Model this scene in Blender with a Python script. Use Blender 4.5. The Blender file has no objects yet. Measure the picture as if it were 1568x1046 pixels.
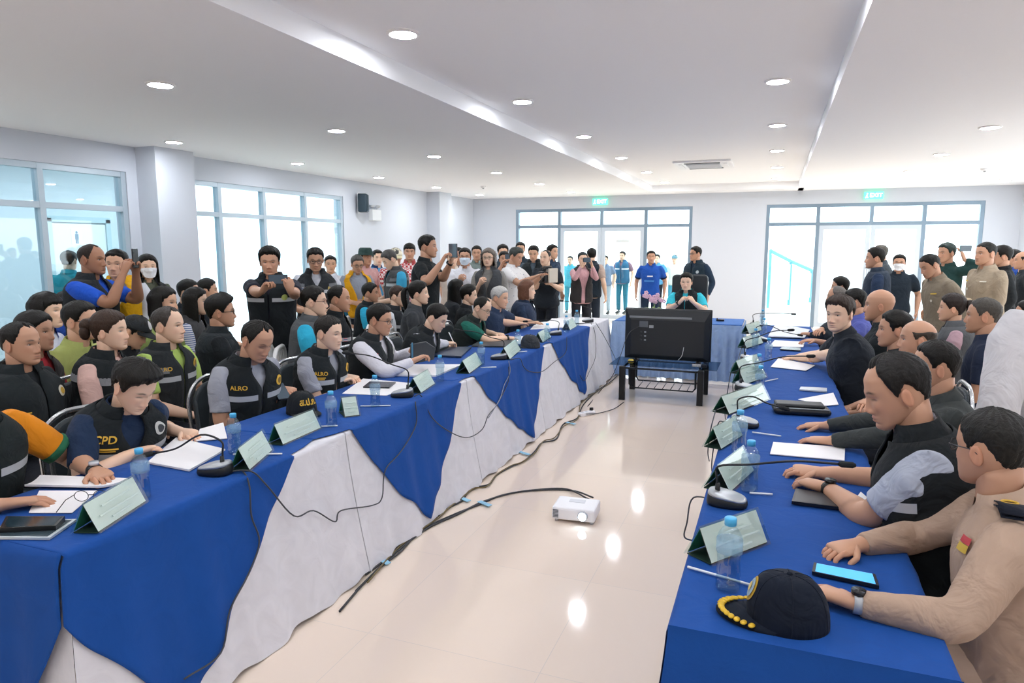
import bpy, math, random
import numpy as np
from mathutils import Vector, Matrix
SC = bpy.context.scene
COL = SC.collection
R = math.radians
# ---------------------------------------------------------------- camera
FPX, PITCH, YAW, CAMH = 1045.0, math.atan(147 / 1045.0), math.radians(20.96), 1.70
FW = np.array([-math.sin(YAW) * math.cos(PITCH), math.cos(YAW) * math.cos(PITCH), -math.sin(PITCH)])
RT = np.array([math.cos(YAW), math.sin(YAW), 0.0])
UP = np.cross(RT, FW)
CP = np.array([0.0, 0.0, CAMH])
cam = bpy.data.cameras.new('camera')
cam.sensor_width = 36.0
cam.lens = 36.0 * FPX / 1568.0
cam.clip_start = 0.05
camo = bpy.data.objects.new('camera', cam)
COL.objects.link(camo)
camo.location = CP
camo.rotation_euler = (math.pi / 2 - PITCH, 0, YAW)
SC.camera = camo
# ---------------------------------------------------------------- sky, light, exposure
SC.view_settings.view_transform = 'Standard'
SC.view_settings.look = 'None'
SC.view_settings.gamma = 1.0
SC.view_settings.use_curve_mapping = False
SC.view_settings.exposure = 0.52
SC.cycles.max_bounces = 8
SC.cycles.diffuse_bounces = 5
SC.cycles.glossy_bounces = 3
SC.cycles.transmission_bounces = 6
SC.cycles.transparent_max_bounces = 20
SC.cycles.sample_clamp_indirect = 6.0
SC.cycles.caustics_reflective = False
SC.cycles.caustics_refractive = False
W = bpy.data.worlds.new('overcast_sky')
SC.world = W
W.use_nodes = True
W.node_tree.nodes['Background'].inputs[0].default_value = (0.90, 0.96, 1.0, 1)
W.node_tree.nodes['Background'].inputs[1].default_value = 3.2
LAMP_W = 66.0           # watts of each downlight


def px(x, y, X=None, Y=None, Z=None, D=None):
    """world point on the sight line of photo pixel (x, y), on a given plane or at a depth"""
    d = FW + RT * (x - 784) / FPX - UP * (y - 523) / FPX
    if Z is not None: t = (Z - CAMH) / d[2]
    elif X is not None: t = X / d[0]
    elif Y is not None: t = Y / d[1]
    else: t = D
    return CP + d * t


# ---------------------------------------------------------------- materials
def lin(h):
    if isinstance(h, str):
        h = h.lstrip('#'); h = [int(h[i:i + 2], 16) / 255 for i in (0, 2, 4)]
    return tuple((c / 12.92 if c <= 0.04045 else ((c + 0.055) / 1.055) ** 2.4) for c in h)


_M = {}


def mat(kind, color='#808080', rough=0.6, metal=0.0, emit=0.0, alpha=1.0, trans=0.0, spec=0.5, bump=0.0, bscale=40.0, coat=0.0):
    key = (kind, color, rough, metal, emit, alpha, trans, spec, bump, bscale, coat)
    if key in _M: return _M[key]
    m = bpy.data.materials.new(kind); m.use_nodes = True
    nt = m.node_tree; b = nt.nodes['Principled BSDF']
    c = lin(color) + (1,)
    b.inputs['Base Color'].default_value = c
    b.inputs['Roughness'].default_value = rough
    b.inputs['Metallic'].default_value = metal
    b.inputs['Specular IOR Level'].default_value = spec
    b.inputs['Transmission Weight'].default_value = trans
    b.inputs['Coat Weight'].default_value = coat
    b.inputs['Alpha'].default_value = alpha
    if emit:
        b.inputs['Emission Color'].default_value = c
        b.inputs['Emission Strength'].default_value = emit
    if bump:
        tc = nt.nodes.new('ShaderNodeTexCoord'); n = nt.nodes.new('ShaderNodeTexNoise'); bp = nt.nodes.new('ShaderNodeBump')
        n.inputs['Scale'].default_value = bscale; n.inputs['Detail'].default_value = 3
        bp.inputs['Strength'].default_value = bump; bp.inputs['Distance'].default_value = 0.02
        nt.links.new(tc.outputs['Object'], n.inputs['Vector'])
        nt.links.new(n.outputs['Fac'], bp.inputs['Height']); nt.links.new(bp.outputs['Normal'], b.inputs['Normal'])
    _M[key] = m
    return m


def cloth(color, rough=0.85, crease=0.55):
    """woven cloth: slight tone variation, large soft creases and a fine weave"""
    key = ('cloth', color, rough, crease)
    if key in _M: return _M[key]
    m = bpy.data.materials.new('cloth'); m.use_nodes = True
    nt = m.node_tree; L = nt.links; b = nt.nodes['Principled BSDF']
    c = lin(color)
    tc = nt.nodes.new('ShaderNodeTexCoord')
    n1 = nt.nodes.new('ShaderNodeTexNoise'); n1.inputs['Scale'].default_value = 9; n1.inputs['Detail'].default_value = 3; n1.inputs['Distortion'].default_value = 1.2
    n2 = nt.nodes.new('ShaderNodeTexNoise'); n2.inputs['Scale'].default_value = 420; n2.inputs['Detail'].default_value = 1
    r = nt.nodes.new('ShaderNodeMix'); r.data_type = 'RGBA'
    r.inputs[6].default_value = tuple(x * 0.86 for x in c) + (1,); r.inputs[7].default_value = tuple(min(1, x * 1.1) for x in c) + (1,)
    b1 = nt.nodes.new('ShaderNodeBump'); b1.inputs['Strength'].default_value = crease; b1.inputs['Distance'].default_value = 0.035
    b2 = nt.nodes.new('ShaderNodeBump'); b2.inputs['Strength'].default_value = 0.12; b2.inputs['Distance'].default_value = 0.002
    for n in (n1, n2): L.new(tc.outputs['Object'], n.inputs['Vector'])
    L.new(n1.outputs['Fac'], r.inputs[0]); L.new(r.outputs[2], b.inputs['Base Color'])
    L.new(n1.outputs['Fac'], b1.inputs['Height']); L.new(n2.outputs['Fac'], b2.inputs['Height'])
    L.new(b1.outputs['Normal'], b2.inputs['Normal']); L.new(b2.outputs['Normal'], b.inputs['Normal'])
    b.inputs['Roughness'].default_value = rough; b.inputs['Specular IOR Level'].default_value = 0.2
    b.inputs['Sheen Weight'].default_value = 0.03
    _M[key] = m
    return m


def hairmat(color):
    key = ('hair', color)
    if key in _M: return _M[key]
    m = bpy.data.materials.new('hair'); m.use_nodes = True
    nt = m.node_tree; L = nt.links; b = nt.nodes['Principled BSDF']
    c = lin(color)
    tc = nt.nodes.new('ShaderNodeTexCoord'); mp = nt.nodes.new('ShaderNodeMapping'); mp.inputs['Scale'].default_value = (260, 90, 60)
    n = nt.nodes.new('ShaderNodeTexNoise'); n.inputs['Scale'].default_value = 1.0; n.inputs['Detail'].default_value = 2
    r = nt.nodes.new('ShaderNodeMix'); r.data_type = 'RGBA'
    r.inputs[6].default_value = tuple(x * 0.55 for x in c) + (1,); r.inputs[7].default_value = tuple(min(1, x * 1.5 + 0.004) for x in c) + (1,)
    bp = nt.nodes.new('ShaderNodeBump'); bp.inputs['Strength'].default_value = 0.5; bp.inputs['Distance'].default_value = 0.006
    L.new(tc.outputs['Object'], mp.inputs['Vector']); L.new(mp.outputs[0], n.inputs['Vector'])
    L.new(n.outputs['Fac'], r.inputs[0]); L.new(r.outputs[2], b.inputs['Base Color'])
    L.new(n.outputs['Fac'], bp.inputs['Height']); L.new(bp.outputs['Normal'], b.inputs['Normal'])
    b.inputs['Roughness'].default_value = 0.5; b.inputs['Specular IOR Level'].default_value = 0.22
    _M[key] = m
    return m


def skinmat():
    if 'skin' in _M: return _M['skin']
    m = bpy.data.materials.new('skin'); m.use_nodes = True
    nt = m.node_tree; b = nt.nodes['Principled BSDF']
    a = nt.nodes.new('ShaderNodeAttribute'); a.attribute_name = 'tone'
    nt.links.new(a.outputs['Color'], b.inputs['Base Color'])
    b.inputs['Roughness'].default_value = 0.48; b.inputs['Specular IOR Level'].default_value = 0.4
    _M['skin'] = m
    return m


# ---------------------------------------------------------------- mesh building
class MB:
    """collects vertices and faces of ONE part"""
    def __init__(s): s.v = []; s.f = []; s.n = 0; s.c = []

    def add(s, v, f, col=None):
        v = np.asarray(v, float).reshape(-1, 3)
        s.v.append(v)
        o = s.n
        s.f += [tuple(i + o for i in q) for q in f]
        s.n += len(v)
        if col is not None:
            col = np.asarray(col, float)
            s.c.append(np.tile(col, (len(v), 1)) if col.ndim == 1 else col)
        return s

    def box(s, c, d, rz=0.0, M=None):
        x, y, z = [q / 2 for q in d]
        v = np.array([(i * x, j * y, k * z) for k in (-1, 1) for j in (-1, 1) for i in (-1, 1)])
        if M is not None: v = v @ np.asarray(M).T
        if rz:
            cs, sn = math.cos(rz), math.sin(rz); v = np.stack([v[:, 0] * cs - v[:, 1] * sn, v[:, 0] * sn + v[:, 1] * cs, v[:, 2]], 1)
        return s.add(v + np.asarray(c), [(0, 2, 3, 1), (4, 5, 7, 6), (0, 1, 5, 4), (2, 6, 7, 3), (0, 4, 6, 2), (1, 3, 7, 5)])

    def grid(s, P, close_u=False, col=None):
        """P: (nv, nu, 3)"""
        P = np.asarray(P, float); nv, nu = P.shape[:2]
        f = []
        for j in range(nv - 1):
            for i in range(nu if close_u else nu - 1):
                k = (i + 1) % nu
                f.append((j * nu + i, j * nu + k, (j + 1) * nu + k, (j + 1) * nu + i))
        return s.add(P.reshape(-1, 3), f, col)

    def loft(s, rings, cap=True, col=None):
        P = np.asarray(rings, float); nv, nu = P.shape[:2]
        f = []
        for j in range(nv - 1):
            for i in range(nu):
                k = (i + 1) % nu
                f.append((j * nu + i, j * nu + k, (j + 1) * nu + k, (j + 1) * nu + i))
        if cap:
            f.append(tuple(range(nu - 1, -1, -1))); f.append(tuple(range((nv - 1) * nu, nv * nu)))
        return s.add(P.reshape(-1, 3), f, col)

    def tube(s, pts, rad, n=8, cap=True, col=None, side=None):
        """rad: a number, a list, or a list of (r_side, r_normal)"""
        pts = np.asarray(pts, float); m = len(pts)
        if not hasattr(rad, '__len__'): rad = [rad] * m
        rad = np.array([(r, r) if not hasattr(r, '__len__') else r for r in rad], float)
        T = np.gradient(pts, axis=0); T /= np.linalg.norm(T, axis=1)[:, None] + 1e-12
        if side is None:
            side = np.array([1.0, 0, 0]) if abs(T[0][0]) < 0.8 else np.array([0, 0, 1.0])
        rings = []
        a = np.arange(n) * 2 * math.pi / n
        u = np.asarray(side, float)
        for i in range(m):
            u = u - T[i] * (u @ T[i]); u = u / (np.linalg.norm(u) + 1e-12)
            w = np.cross(T[i], u)
            rings.append(pts[i] + np.outer(np.cos(a), u) * rad[i, 0] + np.outer(np.sin(a), w) * rad[i, 1])
        return s.loft(rings, cap, col)

    def ell(s, c, r, nu=12, nv=8, M=None, col=None):
        th = np.linspace(0.02, math.pi - 0.02, nv); ph = np.arange(nu) * 2 * math.pi / nu
        P = np.stack([np.outer(np.sin(th), np.cos(ph)) * r[0], np.outer(np.sin(th), np.sin(ph)) * r[1], np.outer(np.cos(th), np.ones(nu)) * r[2]], 2)[::-1]
        if M is not None: P = P @ np.asarray(M).T
        return s.loft(P + np.asarray(c), True, col)

    def lathe(s, prof, n=16, c=(0, 0, 0), col=None):
        a = np.arange(n) * 2 * math.pi / n
        rings = [np.stack([r * np.cos(a), r * np.sin(a), np.full(n, z)], 1) + np.asarray(c) for r, z in prof]
        return s.loft(rings, True, col)

    def poly(s, pts, th=None, axis=(0, 0, 1)):
        """flat polygon extruded by th along axis"""
        p = np.asarray(pts, float); n = len(p); a = np.asarray(axis, float) * (th or 0)
        if not th: return s.add(p, [tuple(range(n))])
        return s.add(np.vstack([p, p + a]), [tuple(range(n - 1, -1, -1)), tuple(range(n, 2 * n))] + [(i, (i + 1) % n, n + (i + 1) % n, n + i) for i in range(n)])

    def mesh(s, name):
        me = bpy.data.meshes.new(name)
        v = np.vstack(s.v)
        me.from_pydata(v.tolist(), [], s.f)
        if s.c:
            c = np.vstack(s.c); c = np.hstack([c, np.ones((len(c), 1))])
            at = me.color_attributes.new('tone', 'FLOAT_COLOR', 'POINT')
            at.data.foreach_set('color', c.astype(np.float32).ravel())
        return me

    def build(s, name, m, parent=None, smooth=True, loc=None, rz=0.0, bevel=0.0):
        me = s.mesh(name)
        if m is not None: me.materials.append(m)
        if smooth:
            me.polygons.foreach_set('use_smooth', [True] * len(me.polygons))
            if smooth == 'auto':
                try: me.set_sharp_from_angle(angle=R(40))
                except Exception: pass
        o = bpy.data.objects.new(name, me); COL.objects.link(o)
        if parent is not None: o.parent = parent
        if loc is not None: o.location = loc
        if rz: o.rotation_euler = (0, 0, rz)
        if bevel:
            bv = o.modifiers.new('edge', 'BEVEL'); bv.width = bevel; bv.segments = 2; bv.limit_method = 'ANGLE'
        return o


def tag(o, label, cat, group=None, kind=None):
    if label: o['label'] = label
    if cat: o['category'] = cat
    if group: o['group'] = group
    if kind: o['kind'] = kind
    return o


def empty(name, loc=(0, 0, 0), rz=0.0, label=None, cat=None, group=None):
    o = bpy.data.objects.new(name, None); COL.objects.link(o)
    o.empty_display_size = 0.1
    o.location = loc; o.rotation_euler = (0, 0, rz)
    return tag(o, label, cat, group)


def struct(o):
    o['kind'] = 'structure'
    return o


def copy_tree(o, parent=None):
    c = o.copy(); COL.objects.link(c)
    c.parent = parent
    for ch in list(o.children): copy_tree(ch, c)
    return c


def text_mesh(txt, size, bold=0.0):
    """flat triangles of a line of lettering, centred on (0,0): vertices (n,2) and faces"""
    cu = bpy.data.curves.new('lettering', 'FONT'); cu.body = txt; cu.size = size
    cu.align_x = 'CENTER'; cu.align_y = 'CENTER'; cu.offset = bold; cu.resolution_u = 3
    o = bpy.data.objects.new('lettering', cu); COL.objects.link(o)
    bpy.context.view_layer.update()
    me = o.to_mesh()
    v = np.array([p.co[:2] for p in me.vertices]).reshape(-1, 2); f = [tuple(p.vertices) for p in me.polygons]
    o.to_mesh_clear()
    bpy.data.objects.remove(o); bpy.data.curves.remove(cu)
    return v, f


def smooth01(a, b, x):
    t = np.clip((x - a) / (b - a), 0, 1)
    return t * t * (3 - 2 * t)
# ---------------------------------------------------------------- the room
XL, XR, YB, YF, ZC, ZR = -6.95, 4.25, -2.6, 15.5, 2.82, 2.955
RX0, RX1, RY0, RY1 = -2.5, 0.46, -1.6, 14.8       # ceiling recess
WALL = mat('wall_paint', '#d0d5dd', 0.7, bump=0.03, bscale=90)
CEIL = mat('ceiling_paint', '#f8f8f9', 0.8)
ALU = mat('aluminium_frame', '#b9c6cf', 0.4, 0.3)
DARKALU = mat('grey_aluminium', '#8296a6', 0.4, 0.3)


def floor_material():
    m = bpy.data.materials.new('polished_tile'); m.use_nodes = True
    nt = m.node_tree; L = nt.links; b = nt.nodes['Principled BSDF']
    tc = nt.nodes.new('ShaderNodeTexCoord')
    br = nt.nodes.new('ShaderNodeTexBrick'); br.offset = 0.0; br.squash = 1.0
    br.inputs['Scale'].default_value = 1.0; br.inputs['Brick Width'].default_value = 0.8; br.inputs['Row Height'].default_value = 0.8
    br.inputs['Mortar Size'].default_value = 0.0015; br.inputs['Mortar Smooth'].default_value = 0.1
    br.inputs['Color1'].default_value = lin('#efddcb') + (1,); br.inputs['Color2'].default_value = lin('#ecd9c7') + (1,)
    br.inputs['Mortar'].default_value = lin('#ddd0c4') + (1,)
    L.new(tc.outputs['Object'], br.inputs['Vector']); L.new(br.outputs['Color'], b.inputs['Base Color'])
    b.inputs['Roughness'].default_value = 0.07
    b.inputs['Specular IOR Level'].default_value = 0.65
    return m


def glass_material(name, tint, refl):
    m = bpy.data.materials.new(name); m.use_nodes = True
    nt = m.node_tree; nt.nodes.clear()
    o = nt.nodes.new('ShaderNodeOutputMaterial'); t = nt.nodes.new('ShaderNodeBsdfTransparent'); g = nt.nodes.new('ShaderNodeBsdfGlossy')
    mx = nt.nodes.new('ShaderNodeMixShader'); mx.inputs[0].default_value = refl
    t.inputs[0].default_value = lin(tint) + (1,); g.inputs['Roughness'].default_value = 0.02
    nt.links.new(t.outputs[0], mx.inputs[1]); nt.links.new(g.outputs[0], mx.inputs[2]); nt.links.new(mx.outputs[0], o.inputs[0])
    return m


GLASS = glass_material('tinted_glass', '#e6f2f6', 0.06)
CLEAR = glass_material('clear_glass', '#f6fcfd', 0.05)


def wall(name, parts):
    b = MB()
    for c, d in parts: b.box(c, d)
    return struct(b.build(name, WALL, smooth=False))


struct(MB().box((-2.5, 8, -0.05), (13.6, 21.4, 0.1)).build('floor', floor_material(), smooth=False))
# ceiling: a lower soffit all round the long recess
b = MB()
b.box(((XL - .2 + RX0) / 2, 6.45, ZC + 0.1), (RX0 - XL + .2, 18.3, 0.2))
b.box((XL - 1.3, 2.9, ZC + 0.1), (2.2, 11.2, 0.2))
b.box(((XR + RX1) / 2, 6.45, ZC + 0.1), (XR - RX1 + 0.2, 18.3, 0.2))
b.box(((RX0 + RX1) / 2, (RY1 + YF) / 2 + 0.05, ZC + 0.1), (RX1 - RX0, YF - RY1 + 0.1, 0.2))
b.box(((RX0 + RX1) / 2, (RY0 + YB) / 2, ZC + 0.1), (RX1 - RX0, RY0 - YB, 0.2))
b.box(((RX0 + RX1) / 2, 6.6, ZR + 0.05), (RX1 - RX0 + 0.2, RY1 - RY0 + 0.2, 0.1))
struct(b.build('ceiling', CEIL, smooth=False))


def wall_with_openings(name, axis, at, thick, lo, hi, opens, ztop=ZC, side=0):
    """opens: (a0, a1, z0, z1) along the wall"""
    parts = []; cur = lo
    def put(a0, a1, z0, z1):
        if a1 - a0 < 1e-4 or z1 - z0 < 1e-4: return
        if axis == 'x': parts.append((((a0 + a1) / 2, at, (z0 + z1) / 2), (a1 - a0, thick, z1 - z0)))
        else: parts.append(((at, (a0 + a1) / 2, (z0 + z1) / 2), (thick, a1 - a0, z1 - z0)))
    for a0, a1, z0, z1 in opens:
        put(cur, a0, 0, ztop); put(a0, a1, 0, z0); put(a0, a1, z1, ztop); cur = a1
    put(cur, hi, 0, ztop)
    return wall(name, parts)


W1, W2 = (2.9, 5.86), (6.58, 10.07)
wall_with_openings('wall_left', 'y', XL - 0.1, 0.2, YB, YF, [(*W1, 0.12, 2.53), (*W2, 0.12, 2.53)])
DA, DB = (-5.84, -1.73), (-0.22, 3.67)
wall_with_openings('wall_far', 'x', YF + 0.1, 0.2, XL - 0.2, XR + 0.2, [(*DA, 0.0, 2.545), (*DB, 0.0, 2.545)])
wall_with_openings('wall_right', 'y', XR + 0.1, 0.2, YB, YF, [(6.8, 9.9, 0.5, 2.4), (10.8, 14.3, 0.5, 2.4)])  # openings out of view, added and sized to let daylight in
wall_with_openings('wall_back', 'x', YB - 0.1, 0.2, XL - 0.2, XR + 0.2, [])
for i, y in enumerate((6.0, 13.1)):
    w = 0.56
    struct(MB().box((XL + 0.15, y + w / 2, ZC / 2), (0.3, w, ZC)).build('pillar_%d' % (i + 1), WALL, smooth=False))
b = MB()
for a0, a1 in ((YB, W1[0]), (W1[1], 6.0), (10.07, 13.1), (13.66, YF)): b.box((XL + 0.006, (a0 + a1) / 2, 0.05), (0.012, a1 - a0, 0.1))
struct(b.build('baseboard_left', mat('skirting', '#d6d9dc', 0.5), smooth=False))
b = MB()
for a0, a1 in ((XL, DA[0]), (DA[1], DB[0]), (DB[1], XR)): b.box(((a0 + a1) / 2, YF - 0.006, 0.05), (a1 - a0, 0.012, 0.1))
struct(b.build('baseboard_far', mat('skirting', '#d6d9dc', 0.5), smooth=False))


def glazing(n, axis, at, span, cols, z0, zt, z1, fm, gm, fw=0.06):
    """fixed window: frame bars, a transom and a pane in each cell"""
    root = struct(empty('window_%d' % n))
    ed = [span[0]] + list(cols) + [span[1]]
    def box(a, z, da, dz, dep=0.09):
        if axis == 'y': return ((at, a, z), (dep, da, dz))
        return ((a, at, z), (da, dep, dz))
    for i, a in enumerate(ed):
        s = fw / 2 if i == 0 else (-fw / 2 if i == len(ed) - 1 else 0)
        MB().box(*box(a + s, (z0 + z1) / 2, fw, z1 - z0)).build('window_mullion', fm, root, smooth=False)
    mid = (span[0] + span[1]) / 2; ln = span[1] - span[0] - 2 * fw
    for z, d in ((z0 + fw / 2, fw), (zt, fw), (z1 - fw / 2, fw)):
        MB().box(*box(mid, z, ln, d, 0.085)).build('window_rail', fm, root, smooth=False)
    for i in range(len(ed) - 1):
        for a, c in ((z0 + fw, zt - fw / 2), (zt + fw / 2, z1 - fw)):
            MB().box(*box((ed[i] + ed[i + 1]) / 2, (a + c) / 2, ed[i + 1] - ed[i] - fw, c - a, 0.008)).build('window_pane', gm, root, smooth=False)
    return root


glazing(1, 'y', XL - 0.06, W1, (3.9, 4.88), 0.12, 2.11, 2.53, ALU, GLASS)
glazing(2, 'y', XL - 0.06, W2, (7.28, 8.14, 9.08), 0.12, 2.11, 2.53, ALU, GLASS)


def entrance(n, span, cols):
    """glazed entrance: transom lights, side lights and a pair of framed door leaves"""
    at = YF + 0.06; fw = 0.07
    root = struct(empty('door_%d' % n))
    ed = [span[0]] + list(cols) + [span[1]]; zt, z1 = 2.14, 2.545
    for i, a in enumerate(ed):
        s = fw / 2 if i == 0 else (-fw / 2 if i == len(ed) - 1 else 0)
        lo = zt if i == 2 else 0
        MB().box((a + s, at, (lo + z1) / 2), (fw, 0.1, z1 - lo)).build('door_mullion', DARKALU, root, smooth=False)
    for z in (zt, z1 - fw / 2):
        MB().box(((span[0] + span[1]) / 2, at, z), (span[1] - span[0] - 2 * fw, 0.09, fw)).build('door_rail', DARKALU, root, smooth=False)
    for i in range(4):
        a0, a1 = ed[i] + fw / 2, ed[i + 1] - fw / 2
        MB().box(((a0 + a1) / 2, at, (zt + z1) / 2), (a1 - a0, 0.008, z1 - zt - fw)).build('door_pane', CLEAR, root, smooth=False)
        if i in (0, 3):
            MB().box(((a0 + a1) / 2, at, zt / 2), (a1 - a0, 0.008, zt - fw)).build('door_pane', CLEAR, root, smooth=False)
    wm = mat('white_aluminium', '#c9d3dc', 0.4, 0.2)
    for i in (1, 2):
        a0, a1 = ed[i] + (fw / 2 if i == 1 else 0.004), ed[i + 1] - (fw / 2 if i == 2 else 0.004)
        leaf = MB(); t = 0.085
        leaf.box((a0 + t / 2, at - 0.02, zt / 2), (t, 0.05, zt - fw)); leaf.box((a1 - t / 2, at - 0.02, zt / 2), (t, 0.05, zt - fw))
        leaf.box(((a0 + a1) / 2, at - 0.02, 0.06), (a1 - a0, 0.048, 0.1)); leaf.box(((a0 + a1) / 2, at - 0.02, zt - fw / 2 - t / 2), (a1 - a0, 0.048, t))
        lf = leaf.build('door_leaf', wm, root, smooth=False)
        MB().box(((a0 + a1) / 2, at - 0.02, zt / 2), (a1 - a0 - 2 * t, 0.008, zt - fw - 2 * t)).build('door_pane', CLEAR, lf, smooth=False)
        hx = a1 - t / 2 if i == 1 else a0 + t / 2
        MB().tube([(hx, at - 0.05, 0.85), (hx, at - 0.1, 0.87), (hx, at - 0.1, 1.23), (hx, at - 0.05, 1.25)], 0.012, 6).build('door_handle', mat('steel', '#c8ccd0', 0.25, 1.0), lf)
        if (n, i) in ((3, 2), (4, 1)):
            MB().box(((a0 + a1) / 2, at - 0.03, 1.80), (0.30, 0.002, 0.075)).build('door_sticker', mat('sticker', '#dfe6e6', 0.6), lf, smooth=False)
    return root


entrance(3, DA, (-4.76, -3.75, -2.74))
entrance(4, DB, (0.78, 1.76, 2.68))
# corridor beyond the left windows
CW = mat('corridor_paint', '#d3e0e6', 0.7)
struct(MB().box((-9.3, 2.9, ZC / 2), (0.2, 11.2, ZC)).box((-10.6, 8.4, ZC / 2), (2.5, 0.2, ZC)).build('wall_corridor', CW, smooth=False))
d5 = struct(empty('door_5'))
dm = mat('door_white', '#e9f1f2', 0.5)
DY = px(122, 380, X=-9.2)[1]
MB().box((-9.185, DY, 1.0), (0.03, 0.80, 2.0)).build('door_leaf', dm, d5, smooth=False)
b = MB(); b.box((-9.18, DY - .44, 1.02), (0.06, 0.07, 2.1)); b.box((-9.18, DY + .44, 1.02), (0.06, 0.07, 2.1)); b.box((-9.18, DY, 2.06), (0.06, .95, 0.08))
b.build('door_frame', mat('frame_white', '#b9d2d8', 0.5), d5, smooth=False)
MB().ell((-9.15, DY - .33, 1.0), (0.03, 0.03, 0.03)).build('door_handle', mat('steel', '#c8ccd0', 0.25, 1.0), d5)
SY = px(118, 363, X=-9.16)
sg = empty('restroom_sign', (-9.168, SY[1], SY[2]), 0, 'small white restroom sign with a standing figure on the corridor door', 'sign')
MB().box((0, 0, 0), (0.006, 0.16, 0.22)).build('sign_plate', mat('plate_white', '#f2f5f5', 0.4), sg, smooth=False)
MB().ell((0.005, 0, 0.065), (0.003, 0.018, 0.018)).box((0.005, 0, 0.005), (0.004, 0.05, 0.08)).box((0.005, 0.011, -0.06), (0.004, 0.016, 0.06)).box((0.005, -0.011, -0.06), (0.004, 0.016, 0.06)).build('figure', mat('sign_blue', '#2b6e8f', 0.5), sg, smooth=False)
# outside ground and the ramp seen through the far doors
struct(MB().box((-2, 9, -0.17), (110, 110, 0.1)).build('ground', mat('concrete', '#d9dcdc', 0.8, bump=0.1, bscale=20), smooth=False))
struct(MB().box((-1, 19.5, -0.06), (14, 7.8, 0.1)).build('path_outside', mat('pale_concrete', '#e4e6e6', 0.7), smooth=False))
rp = empty('ramp_canopy', (0, 20, 0), 0, 'pale blue sloping ramp railing outside the far entrance doors', 'railing')
RM = mat('pale_blue_paint', '#5f9fb0', 0.5)
rpts = [px(1180, 384, Y=20.0), px(1211, 400, Y=21.2), px(1243, 414, Y=22.4)]
for p in rpts:
    MB().box((p[0], p[1] - 20, p[2] / 2), (0.07, 0.07, p[2])).build('post', RM, rp, smooth=False)
for p, q in zip(rpts[:-1], rpts[1:]):
    MB().tube([p - (0, 20, 0), q - (0, 20, 0)], 0.06, 4).build('rail', RM, rp, smooth=False)
    pts = [(p[0], p[1] - 20, 0.15), (q[0], q[1] - 20, 0.15), (q[0], q[1] - 20, q[2] - 0.1), (p[0], p[1] - 20, p[2] - 0.1)]
    MB().poly(pts, 0.02, (1, 0, 0)).build('panel', mat('panel_pale', '#a9c9cf', 0.6), rp, smooth=False)

# ---------------------------------------------------------------- downlights and ceiling fittings
LENS = mat('lamp_lens', '#f3f7ff', 0.4, emit=LAMP_W * 2.2)
RIM = mat('lamp_rim', '#f4f1ee', 0.4)
lens_me = MB().lathe([(0.001, -0.012), (0.075, -0.012), (0.078, -0.004)], 20).mesh('lens'); lens_me.materials.append(LENS)
rim_me = MB().lathe([(0.078, 0.0), (0.079, -0.013), (0.088, -0.014), (0.098, -0.008), (0.1, 0.0)], 20).mesh('rim'); rim_me.materials.append(RIM)
cols = [(-6.18, ZC, 'the row nearest the left window wall'), (-4.08, ZC, 'the row over the left seats'), (-2.14, ZR, 'the left row inside the ceiling recess'),
        (-0.05, ZR, 'the right row inside the ceiling recess'), (1.85, ZC, 'the row over the right seats'), (3.6, ZC, 'the row by the right wall')]
ordn = ['first', 'second', 'third', 'fourth', 'fifth', 'sixth', 'seventh', 'eighth']
for x, z, where in cols:
    for k in range(8):
        y = 14.12 - 2.07 * k
        t = empty('downlight', (x, y, z), 0, 'round white downlight, %s from the far wall in %s' % (ordn[k], where), 'ceiling light', 'recessed ceiling downlights')
        for nm, me in (('lens', lens_me), ('rim', rim_me)):
            o = bpy.data.objects.new(nm, me); COL.objects.link(o); o.parent = t
for k, y in enumerate((7.9, 7.0, 6.1, 5.2, 4.3, 3.4)):  # one downlight is seen here; the extra ones are added to brighten the corridor
    t = empty('downlight', (-8.1, y, ZC), 0, 'round downlight in the row extended for brightness in the corridor behind the window, %s from its far end' % ordn[k], 'ceiling light', 'corridor downlights')
    for nm, me in (('lens', lens_me), ('rim', rim_me)):
        o = bpy.data.objects.new(nm, me); COL.objects.link(o); o.parent = t
ac = empty('ceiling_air_conditioner', (-1.1, 11.2, ZR), 0, 'white cassette air conditioner set in the ceiling recess', 'air conditioner')
ACW = mat('ac_white', '#f3f3f4', 0.4); ACG = mat('ac_grille', '#c9cccf', 0.5); ACD = mat('ac_dark', '#555a60', 0.5)
MB().box((0, 0, -0.015), (0.84, 0.95, 0.03)).build('panel', ACW, ac, smooth=False, bevel=0.006)
MB().box((0, 0, -0.036), (0.5, 0.5, 0.012)).build('grille', ACG, ac, smooth=False)
for k in range(9): MB().box((0, -0.22 + k * 0.055, -0.045), (0.48, 0.012, 0.006)).build('slat', ACW, ac, smooth=False)
for cx, cy, dx, dy in ((0, -0.36, 0.52, 0.05), (0, 0.36, 0.52, 0.05), (-0.33, 0, 0.05, 0.52), (0.33, 0, 0.05, 0.52)):
    MB().box((cx, cy, -0.034), (dx, dy, 0.01)).build('air_outlet', ACD if dy < dx else ACW, ac, smooth=False)
for lab, q in (('small round white smoke detector on the ceiling above the left crowd', (740, 285)), ('small round white smoke detector on the ceiling by the right doors', (1508, 258))):
    p = px(*q, Z=ZC)
    sd = empty('smoke_detector', (p[0], p[1], ZC), 0, lab, 'smoke detector', 'smoke detectors')
    MB().lathe([(0.055, 0), (0.055, -0.02), (0.04, -0.035), (0.001, -0.036)], 16).build('housing', ACW, sd)
    MB().lathe([(0.018, -0.034), (0.016, -0.05), (0.001, -0.052)], 10).build('sensor', mat('sensor_grey', '#9aa0a5', 0.4), sd)
EXG = mat('exit_green', '#5fe0b0', 0.5, emit=1.2); EXW = mat('exit_white', '#f6fffb', 0.5, emit=1.6)
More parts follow.
